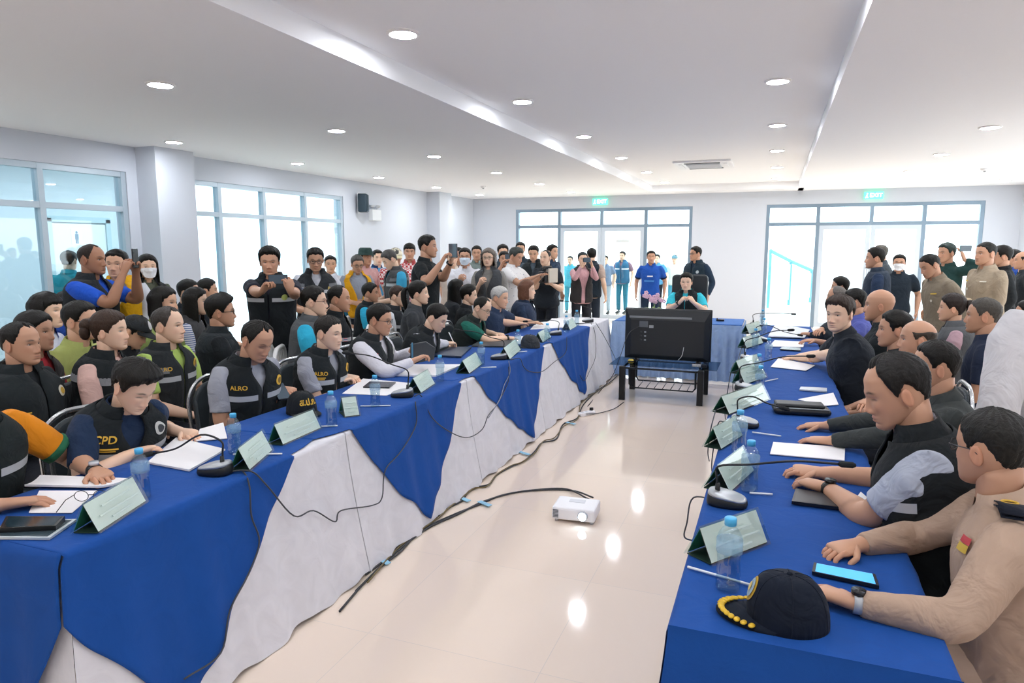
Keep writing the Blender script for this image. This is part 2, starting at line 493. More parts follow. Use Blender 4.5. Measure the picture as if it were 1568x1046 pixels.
for lab, x in (('green lit exit sign above the left entrance doors', -3.78), ('green lit exit sign above the right entrance doors', 1.76)):
    e = empty('exit_sign', (x, YF - 0.03, 2.685), 0, lab, 'exit sign', 'exit signs')
    MB().box((0, 0, 0), (0.34, 0.05, 0.14)).build('lit_panel', EXG, e, smooth=False)
    tv, tf = text_mesh('EXIT', 0.11, 0.002)
    MB().add(np.stack([tv[:, 0] + 0.04, np.full(len(tv), -0.027), tv[:, 1]], 1), tf).build('lettering', EXW, e, smooth=False)
    MB().ell((-0.115, -0.027, 0.035), (0.013, 0.002, 0.013), 8, 6).tube([(-0.12, -0.027, 0.02), (-0.125, -0.027, -0.01), (-0.10, -0.027, -0.045)], 0.009, 5).tube([(-0.125, -0.027, -0.01), (-0.145, -0.027, -0.05)], 0.009, 5).build('running_figure', EXW, e)
sp = empty('wall_speaker', (XL + 0.12, 10.5, 2.44), R(25), 'black loudspeaker box mounted high on the left wall', 'speaker')
MB().box((0, 0, 0), (0.16, 0.22, 0.32)).build('cabinet', mat('speaker_black', '#20343f', 0.5), sp, smooth=False, bevel=0.02)
MB().box((0.083, 0, 0), (0.006, 0.19, 0.28)).build('grille', mat('grille_black', '#2b414c', 0.7, bump=0.3, bscale=300), sp, smooth=False)
MB().box((-0.085, 0, 0), (0.03, 0.05, 0.36)).build('bracket', ACW, sp, smooth=False)
el = empty('emergency_light', (XL, 10.98, 2.30), 0, 'white twin-head emergency light on the left wall beside the speaker', 'emergency light')
MB().box((0.05, 0, -0.05), (0.1, 0.3, 0.2)).build('case', mat('case_white', '#e8ebec', 0.4), el, smooth=False, bevel=0.01)
for s in (-1, 1):
    MB().tube([(0.05, s * 0.07, 0.05), (0.05, s * 0.08, 0.09)], 0.012, 6).build('bracket', ACG, el)
    MB().lathe([(0.02, 0), (0.05, 0.02), (0.055, 0.05), (0.001, 0.055)], 12, (0.06, s * 0.085, 0.08)).build('lamp_head', ACG, el)
# ---------------------------------------------------------------- people
def rotx(a): c, s = math.cos(a), math.sin(a); return np.array([[1, 0, 0], [0, c, -s], [0, s, c]])
def roty(a): c, s = math.cos(a), math.sin(a); return np.array([[c, 0, s], [0, 1, 0], [-s, 0, c]])
def rotz(a): c, s = math.cos(a), math.sin(a); return np.array([[c, -s, 0], [s, c, 0], [0, 0, 1]])
def unit(v): v = np.asarray(v, float); return v / (np.linalg.norm(v) + 1e-12)


_HZ = np.array([-.115, -.111, -.103, -.09, -.07, -.045, -.02, 0, .03, .06, .085, .103, .112, .115])
_HW = np.array([.004, .020, .034, .047, .057, .066, .071, .074, .0765, .074, .062, .041, .018, .003])
_HF = np.array([.062, .076, .083, .086, .087, .087, .087, .087, .088, .083, .066, .042, .018, -.002])
_HB = np.array([.054, .038, .022, -.002, -.040, -.068, -.083, -.090, -.097, -.092, -.074, -.049, -.024, -.008])


def _smooth_table(v, k=.006):
    zz = np.linspace(-.115, .115, 461); y = np.interp(zz, _HZ, v); g = np.exp(-(np.arange(-40, 41) * .0005 / k) ** 2); g /= g.sum()
    q = np.convolve(np.pad(y, 40, mode='edge'), g, 'valid'); w = np.clip((.115 - np.abs(zz)) / .012, 0, 1)
    return q * w + y * (1 - w)


_SZ = np.linspace(-.115, .115, 461)
_SW, _SF, _SB = _smooth_table(_HW), _smooth_table(_HF), _smooth_table(_HB)


def head_surf(phi, z):
    """bare skull and jaw; phi = 0 looks along +y, positive to the person's right"""
    w = np.interp(z, _SZ, _SW); f = np.interp(z, _SZ, _SF); k = np.interp(z, _SZ, _SB)
    e = 2 / 2.25
    sx, cy = np.sin(phi), np.cos(phi)
    x = w * np.sign(sx) * np.abs(sx) ** e
    y = (f + k) / 2 + (f - k) / 2 * np.sign(cy) * np.abs(cy) ** e
    return np.stack([x, y, z + 0 * x], -1)


def face_relief(P, phi, female=False):
    x, z = P[..., 0], P[..., 2]
    fr = smooth01(0.0, 0.6, np.cos(phi))
    g = lambda v, c, s: np.exp(-((v - c) / s) ** 2)
    nose = np.interp(z, [-.056, -.050, -.043, -.036, -.02, 0, .012, .02], [0, .006, .017, .0205, .013, .006, .003, 0])
    nw = np.interp(z, [-.05, -.036, 0, .02], [.0145, .012, .0075, .009])
    d = nose * np.exp(-(x / nw) ** 2)
    d += .008 * g(np.abs(x), .0145, .007) * g(z, -.043, .008)
    d -= .0085 * g(np.abs(x), .032, .015) * g(z, .001, .010)
    d += (.002 if female else .0045) * g(z, .020, .009) * np.exp(-(x / .052) ** 4)
    d += .004 * g(np.abs(x), .042, .016) * g(z, -.024, .016)
    d += .0065 * np.exp(-(x / .023) ** 2) * (g(z, -.0625, .0045) + 1.05 * g(z, -.0735, .0055))
    d -= .003 * np.exp(-(x / .025) ** 2) * g(z, -.083, .004)
    d += .006 * np.exp(-(x / .022) ** 2) * g(z, -.098, .011)
    Q = P.copy(); Q[..., 1] += d * fr
    return Q


_HEADS = {}


def head_base(lod, female, eyes):
    key = (lod, female, eyes)
    if key in _HEADS: return _HEADS[key]
    nu, nv = ((40, 34), (64, 56), (104, 92))[lod]
    u = (np.arange(nu) / nu) * 2 - 1
    phi = np.pi * np.sign(u) * np.abs(u) ** 1.25
    t = np.linspace(0, 1, nv)
    z = -.115 + .23 * (0.5 - 0.5 * np.cos(np.pi * (0.15 * t + 0.85 * t)))
    z = np.clip(0.45 * z + 0.55 * np.linspace(-.115, .115, nv), -.115, .115)
    PH, Z = np.meshgrid(phi, z)
    P = face_relief(head_surf(PH, Z), PH, female)
    x, zz = np.abs(P[..., 0]), P[..., 2]
    fr = np.cos(PH) > 0.1
    soft = 0.35 if lod == 2 else 0.5
    def blob(cx, cz, sx, sz): return np.exp(-((x - cx) / sx) ** 2 - ((zz - cz) / sz) ** 2) * fr
    lips = np.clip(np.exp(-(x / .021) ** 4) * (np.exp(-((zz + .0625) / .0045) ** 2) + np.exp(-((zz + .0735) / .0055) ** 2)), 0, 1) * fr
    mouth = np.exp(-(x / .021) ** 4 - ((zz + .0675) / (.004, .003, .0022)[lod]) ** 2) * fr
    bz = .0215 + .004 * np.exp(-((x - .032) / .012) ** 2) - .0001
    brow = np.exp(-((x - .033) / .0165) ** 4 - ((zz - bz) / (.0046, .004, .0036)[lod]) ** 2) * fr * (0.7 if female else 0.95)
    lash = np.exp(-((x - .032) / .0135) ** 4 - ((zz - (.0045 if eyes else -.002)) / (.0036, .0028, .0022)[lod]) ** 2) * fr
    shade = blob(.014, -.048, .006, .003)
    masks = np.stack([lips * .5, np.clip(mouth + .5 * shade, 0, 1) * .7, brow, lash * .9], -1).reshape(-1, 4)
    nose_tip = blob(0, -.038, .02, .02) + blob(.045, -.025, .02, .02) * .7
    f = []
    for j in range(nv - 1):
        for i in range(nu):
            k = (i + 1) % nu
            f.append((j * nu + i, j * nu + k, (j + 1) * nu + k, (j + 1) * nu + i))
    f.append(tuple(range(nu - 1, -1, -1))); f.append(tuple(range((nv - 1) * nu, nv * nu)))
    _HEADS[key] = (P.reshape(-1, 3), f, masks, nose_tip.reshape(-1))
    return _HEADS[key]


LINES = {  # hairline height against azimuth
    'short': [.068, .070, .060, .046, .012, -.010, .030, .004, -.040, -.062],
    'recede': [.086, .098, .088, .058, .018, -.008, .030, .004, -.040, -.062],
    'fringe': [.040, .042, .040, .030, .000, -.016, .030, .004, -.040, -.062],
    'ring': [.2, .2, .2, .055, .012, -.008, .026, -.004, -.045, -.066],
    'woman': [.066, .060, .046, .030, .004, -.014, .012, -.02, -.060, -.080],
}
_PHI = np.radians([0, 25, 45, 60, 72, 80, 95, 112, 140, 180])


def hair_cap(mb, style, lod, th, seed, top=None, quiff=0.0, rough=1.0):
    nu, nv = ((36, 26), (56, 40), (88, 64))[lod]
    phi = np.arange(nu) / nu * 2 * np.pi - np.pi
    z = np.linspace(-.095, .1149, nv)
    z = -.095 + (.2099) * np.linspace(0, 1, nv) ** 0.85
    PH, Z = np.meshgrid(phi, z)
    line = np.interp(np.abs(PH), _PHI, LINES[style])
    rg = np.random.RandomState(seed)
    a, b2, c2 = rg.rand(3) * 6
    line = line + rough * (.0025 * np.sin(PH * 11 + a) + .002 * np.sin(PH * 23 + b2))
    m = Z - line
    if top is not None: m = np.minimum(m, top - Z + .004 * np.sin(PH * 5 + a))
    k = smooth01(-.004, .016, m)
    P = head_surf(PH, Z)
    c = np.array([0, -.008, .012])
    d = P - c; ln = np.linalg.norm(d, axis=-1, keepdims=True); d = d / ln
    up = smooth01(-.01, .1, Z)
    thick = th * (.45 + .75 * up) + quiff * up * smooth01(0.1, 0.9, np.cos(PH))
    nz = .0012 * np.sin(PH * 17 + Z * 60 + a) + .0010 * np.sin(PH * 31 - Z * 50 + b2) + .0006 * rg.randn(*PH.shape)
    off = np.where(k > 0, -.006 + k * (thick + .006), -.008) + nz * k * rough
    Q = P + d * off[..., None]
    keep = m > -.012
    f = []
    for j in range(nv - 1):
        for i in range(nu):
            q = (i + 1) % nu
            if keep[j, i] or keep[j, q] or keep[j + 1, i] or keep[j + 1, q]: f.append((j * nu + i, j * nu + q, (j + 1) * nu + q, (j + 1) * nu + i))
    if top is None: f.append(tuple(range((nv - 1) * nu, nv * nu)))
    mb.add(Q.reshape(-1, 3), f)


def hair_fall(mb, zend, phi0, th, lod, seed, flare=0.0, zend_front=None, wave=0.0):
    """hair hanging past the ears round the back of the head"""
    nu, nv = ((26, 16), (40, 24), (60, 40))[lod]
    rg = np.random.RandomState(seed); a = rg.rand() * 6
    P = np.zeros((nv, nu, 3)); Pi = np.zeros((nv, nu, 3))
    phi = np.linspace(phi0, 2 * np.pi - phi0, nu)
    back = 0.5 - 0.5 * np.cos(phi)
    ze = zend if zend_front is None else zend_front + (zend - zend_front) * back
    for j in range(nv):
        t = j / (nv - 1)
        z = .095 + (ze - .095) * t
        zc = np.maximum(z, .0)
        B = head_surf(phi, zc)
        d = B - np.array([0, -.008, 0]); d[:, 2] *= 0.3; d /= np.linalg.norm(d, axis=1)[:, None]
        low = np.clip(-z / .1, 0, 3)
        e = th * (0.9 + .35 * math.sin(min(1, t * 1.3) * 3.0)) + flare * low - .012 * smooth01(.82, 1, t)
        e = e + .0014 * np.sin(phi * 19 + a) + .0010 * np.sin(phi * 41 + 2 * a)
        if wave: e = e + wave * np.sin(phi * 7 + t * 13 + a) * np.sin(t * 17 + phi * 3) + wave * .6 * np.sin(phi * 15 - t * 22)
        P[j] = B + d * np.asarray(e)[:, None]; P[j, :, 2] = z + .004 * np.sin(phi * 9 + a) * t
        Pi[j] = P[j] - d * .012
    mb.grid(P); mb.grid(Pi[::-1])
    mb.grid(np.stack([P[:, 0], Pi[:, 0]], 0)); mb.grid(np.stack([Pi[:, -1], P[:, -1]], 0)); mb.grid(np.stack([P[-1], Pi[-1]], 0))


TORSO = np.array([  # t, half width, half depth, forward shift
    (-.22, .120, .090, .0), (-.12, .168, .118, .0), (.0, .176, .122, .0), (.18, .164, .118, .006), (.40, .164, .120, .008),
    (.60, .172, .122, .006), (.74, .178, .118, .0), (.84, .176, .104, -.006), (.91, .150, .086, -.012), (.965, .108, .070, -.012), (1.0, .074, .062, -.008), (1.03, .060, .058, -.004)])


class Body:
    def __init__(s, sc, hipz, lean, side, fat, fs, bow):
        s.sc = sc; s.L = .52 * sc; s.lift = 0.0; s.fat = fat; s.fs = fs
        n = 25; tt = np.linspace(-.25, 1.15, 57)
        ang = R(lean) * (1 - bow + 2 * bow * np.clip(tt, 0, 1))
        d = np.stack([np.full_like(tt, math.sin(R(side))) * np.clip(tt + .3, 0, 1), np.sin(ang), np.cos(ang)], 1)
        d /= np.linalg.norm(d, axis=1)[:, None]
        P = np.cumsum(d, 0) * (tt[1] - tt[0]) * s.L
        i0 = int(np.argmin(np.abs(tt)))
        s.tt = tt; s.P = P - P[i0] + np.array([0, 0, hipz]); s.d = d

    def C(s, t): return np.stack([np.interp(t, s.tt, s.P[:, k]) for k in range(3)], -1)

    def D(s, t): return np.stack([np.interp(t, s.tt, s.d[:, k]) for k in range(3)], -1)

    def surf(s, u, t, off=0.0):
        u, t = np.broadcast_arrays(np.asarray(u, float), np.asarray(t, float))
        k = s.sc
        g = np.clip((t - .75) / .2, 0, 1)
        fat = s.fat * (1 - g) + g
        a = np.interp(t, TORSO[:, 0], TORSO[:, 1]) * k * (1 + (fat - 1) * .8) * np.where(t > .5, s.fs, 1.0) + off
        b = np.interp(t, TORSO[:, 0], TORSO[:, 2]) * k * fat + off
        y0 = np.interp(t, TORSO[:, 0], TORSO[:, 3]) * k + (s.fat - 1) * .05 * np.exp(-((t - .25) / .3) ** 2)
        d = s.D(t); fw = np.stack([0 * t, d[..., 2], -d[..., 1]], -1); fw /= np.linalg.norm(fw, axis=-1, keepdims=True)
        ax = np.cross(fw, d)
        e = 2 / 2.5
        su, cu = np.sin(u), np.cos(u)
        return s.C(t) + ax * (a * np.sign(su) * np.abs(su) ** e)[..., None] + fw * (y0 + b * np.sign(cu) * np.abs(cu) ** e)[..., None]

    def patch(s, mb, u0, t0, xy, f, off):
        """lay flat art (metres, x to the viewer's right) on the garment at (u0, t0)"""
        p = s.surf(np.array([u0 - .02, u0 + .02]), t0, off); r = np.linalg.norm(p[1] - p[0]) / .04
        u = u0 - xy[:, 0] / max(r, .05); t = t0 + xy[:, 1] / s.L
        mb.add(s.surf(u, t, off + s.lift * smooth01(.72, .9, t)), f)


def rect_xy(w, h, nx=8, ny=2):
    X, Y = np.meshgrid(np.linspace(-w / 2, w / 2, nx), np.linspace(-h / 2, h / 2, ny))
    f = [(j * nx + i, j * nx + i + 1, (j + 1) * nx + i + 1, (j + 1) * nx + i) for j in range(ny - 1) for i in range(nx - 1)]
    return np.stack([X.ravel(), Y.ravel()], 1), f


def disc_xy(r, n=18, sy=1.0):
    a = np.arange(n) * 2 * np.pi / n
    xy = np.vstack([[0, 0], np.stack([.55 * r * np.cos(a), .55 * r * sy * np.sin(a)], 1), np.stack([r * np.cos(a), r * sy * np.sin(a)], 1)])
    f = [(0, 1 + i, 1 + (i + 1) % n) for i in range(n)] + [(1 + i, 1 + n + i, 1 + n + (i + 1) % n, 1 + (i + 1) % n) for i in range(n)]
    return xy, f


def two_bone(S, T, l1, l2, hint):
    d = T - S; L = np.linalg.norm(d); L2 = min(L, (l1 + l2) * .995); d = d / (L + 1e-9)
    T = S + d * L2
    a = (l1 * l1 - l2 * l2 + L2 * L2) / (2 * L2)
    h = math.sqrt(max(l1 * l1 - a * a, 0))
    n = hint - d * (hint @ d); n = unit(n)
    return S + d * a + n * h, T


def bezier_path(S, E, T, m=5):
    """shoulder-elbow-hand path with a rounded elbow; returns points and 0..2 parameter"""
    pts, par = [], []
    for t in np.linspace(0, .86, 6): pts.append(S + (E - S) * t); par.append(t)
    A, B = S + (E - S) * .88, E + (T - E) * .12
    for t in np.linspace(0, 1, m):
        pts.append((1 - t) ** 2 * A + 2 * t * (1 - t) * (E * .5 + (A + B) * .25) + t * t * B); par.append(.88 + t * .24)
    for t in np.linspace(.16, 1, 6): pts.append(E + (T - E) * t); par.append(1 + t)
    return np.array(pts), np.array(par)


def tint(c, k): return tuple(min(1, x * k) for x in c)


SKIN = {'light': lin('#ecc5a8'), 'mid': lin('#dcae8f'), 'tan': lin('#c6977a'), 'dark': lin('#a5775c')}
NP = 0


def person(label, head, yaw, pose='sit', lean=8, bow=0.45, side=0, hyaw=0, hpitch=0, hroll=0, skin='mid', hair='short', hc='#15130f', th=.014, quiff=0.0,
           shirt='#33373c', sleeve='short', collar=None, cuff=None, vest=None, trousers='#20242c', female=False, fat=1.0, A='lap', B='lap', pn=None, curl=None,
           glasses=None, mask=None, cap=None, lod=0, eyes=True, watch=None, stripes=None, seatz=.45, marks=(), scale=None, group=None, legs=True, tie=None, apron=None, elbow=None, name='person', backpack=None):
    """A = right arm, B = left arm: a preset name or a world point for the wrist.  head = (px x, px y, plane)"""
    global NP
    NP += 1; seed = NP
    rz = R(yaw - 90); RZ = rotz(rz)
    hx, hy, plane = head
    hw = px(hx, hy, **plane)
    fs = .90 if female else 1.0

    def frame(sc):
        hipz = (seatz + .085 * sc) if pose == 'sit' else .90 * sc
        bd = Body(sc, hipz, lean, side, fat, fs, bow)
        c7 = bd.C(1.0)
        nd = unit(bd.D(1.0) * .6 + np.array([0, .0, 1.0]) * .6 + np.array([0, .25 * math.sin(R(max(hpitch, 0))), 0]))
        Rh = rotz(R(hyaw)) @ rotx(-R(hpitch)) @ roty(R(hroll))
        piv = c7 + nd * .050 * sc
        hc_ = piv + Rh @ np.array([0, .020, .090]) * sc
        return hipz, bd, c7, piv, Rh, hc_
    sc = scale or 1.0
    if scale is None:
        z1 = frame(1.0)[5][2]
        sc = float(np.clip((hw[2] - (seatz if pose == 'sit' else 0)) / (z1 - (seatz if pose == 'sit' else 0)), .86, 1.12))
    hipz, bd, c7, piv, Rh, hcn = frame(sc)
    off = hw - RZ @ hcn
    loc = np.array([off[0], off[1], 0.0])
    if abs(off[2]) > .03: print('person z mismatch %.2f  head z %.2f  scale %.2f  %s' % (off[2], hw[2], sc, label))
    root = empty(name, loc, rz, label, 'person', group)
    local = lambda w: RZ.T @ (np.asarray(w, float) - loc)
    hs = sc * (.97 if female else 1.0)
    if pose == 'sit' and sc < 1: hs = max(hs, .97)
    tone = np.array(SKIN[skin]); info = {'root': root, 'loc': loc}
    # ---- body (head, neck, arms, hands) as one mesh
    mb = MB()
    v, f, msk, warm = head_base(lod, female, eyes)
    ht = lambda p: hcn + (np.asarray(p) * hs) @ Rh.T
    col = np.tile(tone, (len(v), 1)) * (1 + .06 * warm[:, None] * np.array([1.0, -.5, -.6]))
    hcl = np.array(lin(hc)) if hair not in ('bald',) else np.array([.05, .04, .03])
    lipc = np.array(tint(tone, .72)) * np.array([1.12, .72, .75]) if not female else np.array(lin('#b4534f'))
    for k, cc in enumerate((lipc, tone * .35, np.minimum(hcl, tone * .4), np.array([.02, .016, .014]))):
        col = col * (1 - msk[:, k:k + 1]) + cc * msk[:, k:k + 1]
    mb.add(ht(v), f, col)
    en = (8, 6) if lod == 0 else (14, 10)
    for sgn in (-1, 1):
        e = MB(); e.ell((0, 0, 0), (.009, .0175, .0295), en[0], en[1]); ev = e.v[0]
        ev = ev.copy(); ev[:, 1] += np.where(ev[:, 2] < 0, .006 * ev[:, 2] / .03, 0)
        dent = np.exp(-((ev[:, 1] - .003) / .009) ** 2 - (ev[:, 2] / .017) ** 2) * (ev[:, 0] > 0)
        ev[:, 0] -= dent * .009
        M = rotz(sgn * R(-18)) @ np.diag([sgn, 1, 1])
        ev = ev @ M.T + np.array([sgn * .0775, -.008, -.010])
        mb.add(ht(ev), e.f if sgn > 0 else [q[::-1] for q in e.f], tone * np.array([1.02, .9, .88]))
        if eyes:
            fy = face_relief(head_surf(np.array([sgn * .36]), np.array([.002])), np.array([sgn * .36]))[0, 1]
            mb.ell(ht((sgn * .032, fy - .0035, .0005)), (.0118 * hs, .006 * hs, .0034 * hs), 10, 6, Rh, (.55, .52, .49))
            mb.ell(ht((sgn * .032, fy + .0008, .0008)), (.0050 * hs, .003 * hs, .0036 * hs), 8, 6, Rh, (.015, .01, .008))
    nb, nt_ = bd.C(.93), hcn + Rh @ np.array([0, -.022, -.035]) * hs
    nr = (.052 if female else .060) * sc
    mb.tube([nb, bd.C(1.0) + np.array([0, .002, 0]), (c7 * .4 + nt_ * .6), nt_], [nr * .86, nr * .98, nr * .96, nr * .95], (10, 14, 20)[lod], True, tone)
    # arms
    sleeves = []
    axis = np.array([1.0, 0, 0])
    thick = .5 + .5 * fat
    for nm, sgn, spec in (('A', 1, A), ('B', -1, B)):
        S = bd.C(.865) + np.array([sgn * .178 * sc * fs, -.008, 0])
        cu = .35; pnv = np.array([0, 0, -1.0]); hd = None; hint = np.array([sgn * .45, -.35, -1.0])
        if isinstance(spec, str):
            hz = hcn[2]
            if spec == 'lap': T = np.array([sgn * .09, .31 * sc, hipz + .10]); cu = .6; hd = np.array([-sgn * .5, .8, -.2])
            elif spec == 'table': T = np.array([sgn * .15, .40 * sc, .80])
            elif spec == 'down': T = np.array([sgn * .265 * sc * fs, .05, hipz - .03 * sc]); pnv = np.array([-sgn, 0, 0.]); hd = np.array([0, .12, -1.]); cu = .45; hint = np.array([sgn * .5, -1, 0])
            elif spec == 'clasp': T = np.array([sgn * .09, .24 * sc, hipz + .13]); hd = np.array([-sgn * .8, .5, -.2]); pnv = np.array([-.2 * sgn, -1, 0.]); cu = .8
            elif spec == 'phone': T = np.array([sgn * .085, .33 * sc, hz - .10 * sc]); hd = np.array([-sgn * .35, .25, 1.]); pnv = np.array([-sgn, .15, 0.]); cu = 1.0
            elif spec == 'chest': T = np.array([sgn * .07, .25 * sc, hipz + .34 * sc]); hd = np.array([-sgn * .7, .4, .6]); pnv = np.array([-sgn * .5, -.8, 0.]); cu = 1.0
            elif spec == 'cross': T = np.array([-sgn * .02, .24 * sc, hipz + .27 * sc]); hd = np.array([-sgn * 1., .15, .1]); pnv = np.array([0, -1, 0.]); cu = .5
            elif spec == 'wai': T = np.array([sgn * .05, .30 * sc, hipz + .30 * sc]); hd = np.array([-sgn * .45, -.2, .9]); pnv = np.array([-sgn * .6, -.6, -.4]); cu = 1.1
            else: T = np.array([sgn * .25, .1, hipz])
        else:
            T = local(spec[:3])
            if pose == 'sit' and T[2] < .95:
                for kk in np.linspace(0, 1, 12):
                    hint = np.array([sgn * (.35 + .65 * kk), -.30 + .1 * kk, -1.0 + .9 * kk])
                    if two_bone(S, T, .285 * sc, .25 * sc, hint)[0][2] >= .775: break
            if len(spec) > 3: hd = RZ.T @ np.asarray(spec[3], float)
        if elbow and nm in elbow: hint = np.array(elbow[nm], float)
        if pn and nm in pn: pnv = RZ.T @ np.asarray(pn[nm], float)
        if curl and nm in curl: cu = curl[nm]
        E, T = two_bone(S, T, .285 * sc, .25 * sc, hint)
        fd = unit(T - E); hd = (fd if not (pose == 'sit' and T[2] < .84) else unit(fd * np.array([1, 1, .25]) + np.array([0, 0, -.06]))) if hd is None else unit(unit(hd) * .75 + fd * .35)
        pnv = unit(pnv - hd * (pnv @ hd)); ts = np.cross(hd, pnv) * sgn
        P, q = bezier_path(S, E, T)
        rad = np.interp(q, [0, .2, .6, .9, 1.0, 1.25, 1.6, 1.9, 2.0], [.052, .056, .047, .041, .042, .042, .034, .027, .0265]) * sc * thick * (.86 if female else 1)
        rr = [(r, r) for r in rad]
        pk = sc * (.9 if female else 1.0)
        ext = [T + hd * pk * k for k in (.022, .045, .07, .088, .098)]
        rr[-1] = (.028 * pk, .0215 * pk)
        rr += [(.033 * pk, .020 * pk), (.039 * pk, .0185 * pk), (.0415 * pk, .0165 * pk), (.040 * pk, .0135 * pk), (.033 * pk, .007 * pk)]
        # keep the section frame on the hand's side axis
        mb.tube(np.vstack([P[3:], ext]), rr[3:], (8, 12, 18)[lod], True, tone, side=_carry_side(np.vstack([P[3:], ext]), ts))
        fn = (5, 6, 9)[lod]
        for o_, ln_, bs in ((.030, .066, .088), (.0105, .076, .093), (-.0095, .071, .091), (-.028, .056, .083)):
            p = T + hd * bs * pk * .97 + ts * o_ * pk
            pts = [p - hd * .012 * pk, p]; ang = 0
            for sg, fa in ((.46, .55), (.30, 1.0), (.24, .8)):
                ang += cu * fa
                for _ in range(2 if lod == 2 else 1):
                    p = p + (hd * math.cos(ang) + pnv * math.sin(ang) + ts * o_ * 2.2 * (1 - cu * .6)) * ln_ * pk * sg / (2 if lod == 2 else 1)
                    pts.append(p)
            r0 = .0088 * pk
            rs = list(np.linspace(r0 * 1.05, r0 * .78, len(pts))); rs.append(r0 * .4); pts.append(p + (hd * math.cos(ang) + pnv * math.sin(ang)) * .005 * pk)
            mb.tube(pts, rs, fn, True, tone * np.array([1.02, .95, .93]))
        tb = T + hd * .028 * pk + ts * .024 * pk
        d1 = unit(hd * .62 + ts * .72 + pnv * .25); d2 = unit(hd * .95 + ts * (.25 - .3 * cu) + pnv * (.2 + .4 * cu))
        pts = [tb - d1 * .012 * pk, tb + d1 * .022 * pk, tb + d1 * .042 * pk, tb + d1 * .042 * pk + d2 * .026 * pk, tb + d1 * .042 * pk + d2 * .040 * pk]
        mb.tube(pts, [.013 * pk, .0125 * pk, .010 * pk, .0092 * pk, .004 * pk], fn, True, tone)
        info[nm] = loc + RZ @ (T + hd * .09 * pk); info[nm + 'w'] = loc + RZ @ T; info[nm + 'd'] = RZ @ hd; info[nm + 'n'] = RZ @ pnv; info[nm + 't'] = RZ @ ts
        sleeves.append((P, q, rad, E, T, sgn, S))
    o = mb.build('body', skinmat(), root)
    # ---- hair
    hm = MB(); hv = True
    long_ = None
    if hair == 'bald': hv = False
    elif hair == 'ring': hair_cap(hm, 'ring', lod, .006, seed, top=.058, rough=.3)
    elif hair == 'buzz': hair_cap(hm, 'recede' if seed % 2 else 'short', lod, .0045, seed, rough=.4)
    elif hair in ('short', 'recede', 'fringe'): hair_cap(hm, hair, lod, th, seed, quiff=quiff)
    else:
        hair_cap(hm, 'fringe' if hair == 'bob_fringe' else 'woman', lod, th, seed)
        if hair in ('bob', 'bob_fringe'): hair_fall(hm, -.115, R(74), .018, lod, seed, .010)
        elif hair == 'long': hair_fall(hm, -.28, R(72), .016, lod, seed, .006, -.24)
        elif hair == 'curly': hair_fall(hm, -.14, R(70), .018, lod, seed, .020, -.10, .007)
        elif hair == 'bun':
            hm.ell((0, -.125, .035), (.042, .040, .042), 14, 10); hm.ell((.02, -.13, -.005), (.03, .03, .045), 12, 8)
        elif hair == 'pony':
            hm.ell((0, -.112, .045), (.02, .022, .02), 10, 8)
            hm.tube([(0, -.105, .045), (0, -.135, .04), (.005, -.15, .0), (.005, -.148, -.06), (.0, -.135, -.13), (0, -.125, -.19)], [.014, .024, .03, .03, .022, .005], 10)
    if hv and not (cap and cap.get('full')):
        for i in range(len(hm.v)): hm.v[i] = ht(hm.v[i])
        hm.build('hair', hairmat(hc), root)
    if cap:
        cm = MB(); nu, nv = (28, 12) if lod == 0 else (44, 20)
        if cap.get('hat'):
            a = np.arange(nu) * 2 * np.pi / nu
            rings = []
            for z, k, o in ((.03, .0, .055), (.036, .0, .060), (.042, 0, .05), (.046, 0, .012), (.08, 0, .009), (.118, 0, .0), (.135, 0, -.02), (.128, 0, -.05)):
                B0 = head_surf(a, np.full(nu, .045)); dd = B0 * np.array([1, 1, 0]); dd /= np.linalg.norm(dd, axis=1)[:, None]
                q = B0 + dd * (.006 + o); q[:, 2] = z; rings.append(q)
            cm.loft(rings)
        else:
            phi = np.arange(nu) * 2 * np.pi / nu
            tt = np.linspace(0, 1, nv)
            rings = []
            for t in tt:
                z = .045 - .018 * (1 - np.cos(phi)) / 2 + (.122 - .045) * t
                zz = np.minimum(z, .1148)
                B0 = head_surf(phi, zz); dd = B0 - np.array([0, -.008, .012]); dd /= np.linalg.norm(dd, axis=1)[:, None]
                rings.append(B0 + dd * .017)
            cm.loft(rings)
            cm.ell((0, -.005, .135), (.008, .008, .005), 8, 5)
        for i in range(len(cm.v)): cm.v[i] = ht(cm.v[i])
        co = cm.build('cap' if not cap.get('hat') else 'hat', cloth(cap['c']), root)
        if not cap.get('hat'):
            bm_ = MB(); ph = np.linspace(-R(66), R(66), 15); rows = []
            for k in np.linspace(0, 1, 6):
                B0 = head_surf(ph, np.full(15, .05)); dd = B0 * np.array([.75, 1, 0]); dd /= np.linalg.norm(dd, axis=1)[:, None]
                q = B0 + dd * .012 + np.array([0, 1, 0]) * (.065 * k * np.cos(ph * 1.25) ** .8)[:, None] + np.array([0, 0, 1]) * (-.018 * k - .012 * (np.sin(ph) ** 2))[:, None]
                rows.append(q)
            rows = np.array(rows); bm_.grid(ht(rows)); bm_.grid(ht(rows - np.array([0, 0, .005]))[::-1])
            bm_.build('visor', cloth(cap.get('brim', cap['c'])), co)
            if cap.get('badge'):
                xy, fb = disc_xy(.024)
                ph2 = -xy[:, 0] / .08; zz = .083 + xy[:, 1] * .85
                B0 = head_surf(ph2, zz); dd = B0 - np.array([0, -.008, .012]); dd /= np.linalg.norm(dd, axis=1)[:, None]
                MB().add(ht(B0 + dd * .0195), fb).build('badge', mat('badge', cap['badge'], .5), co)
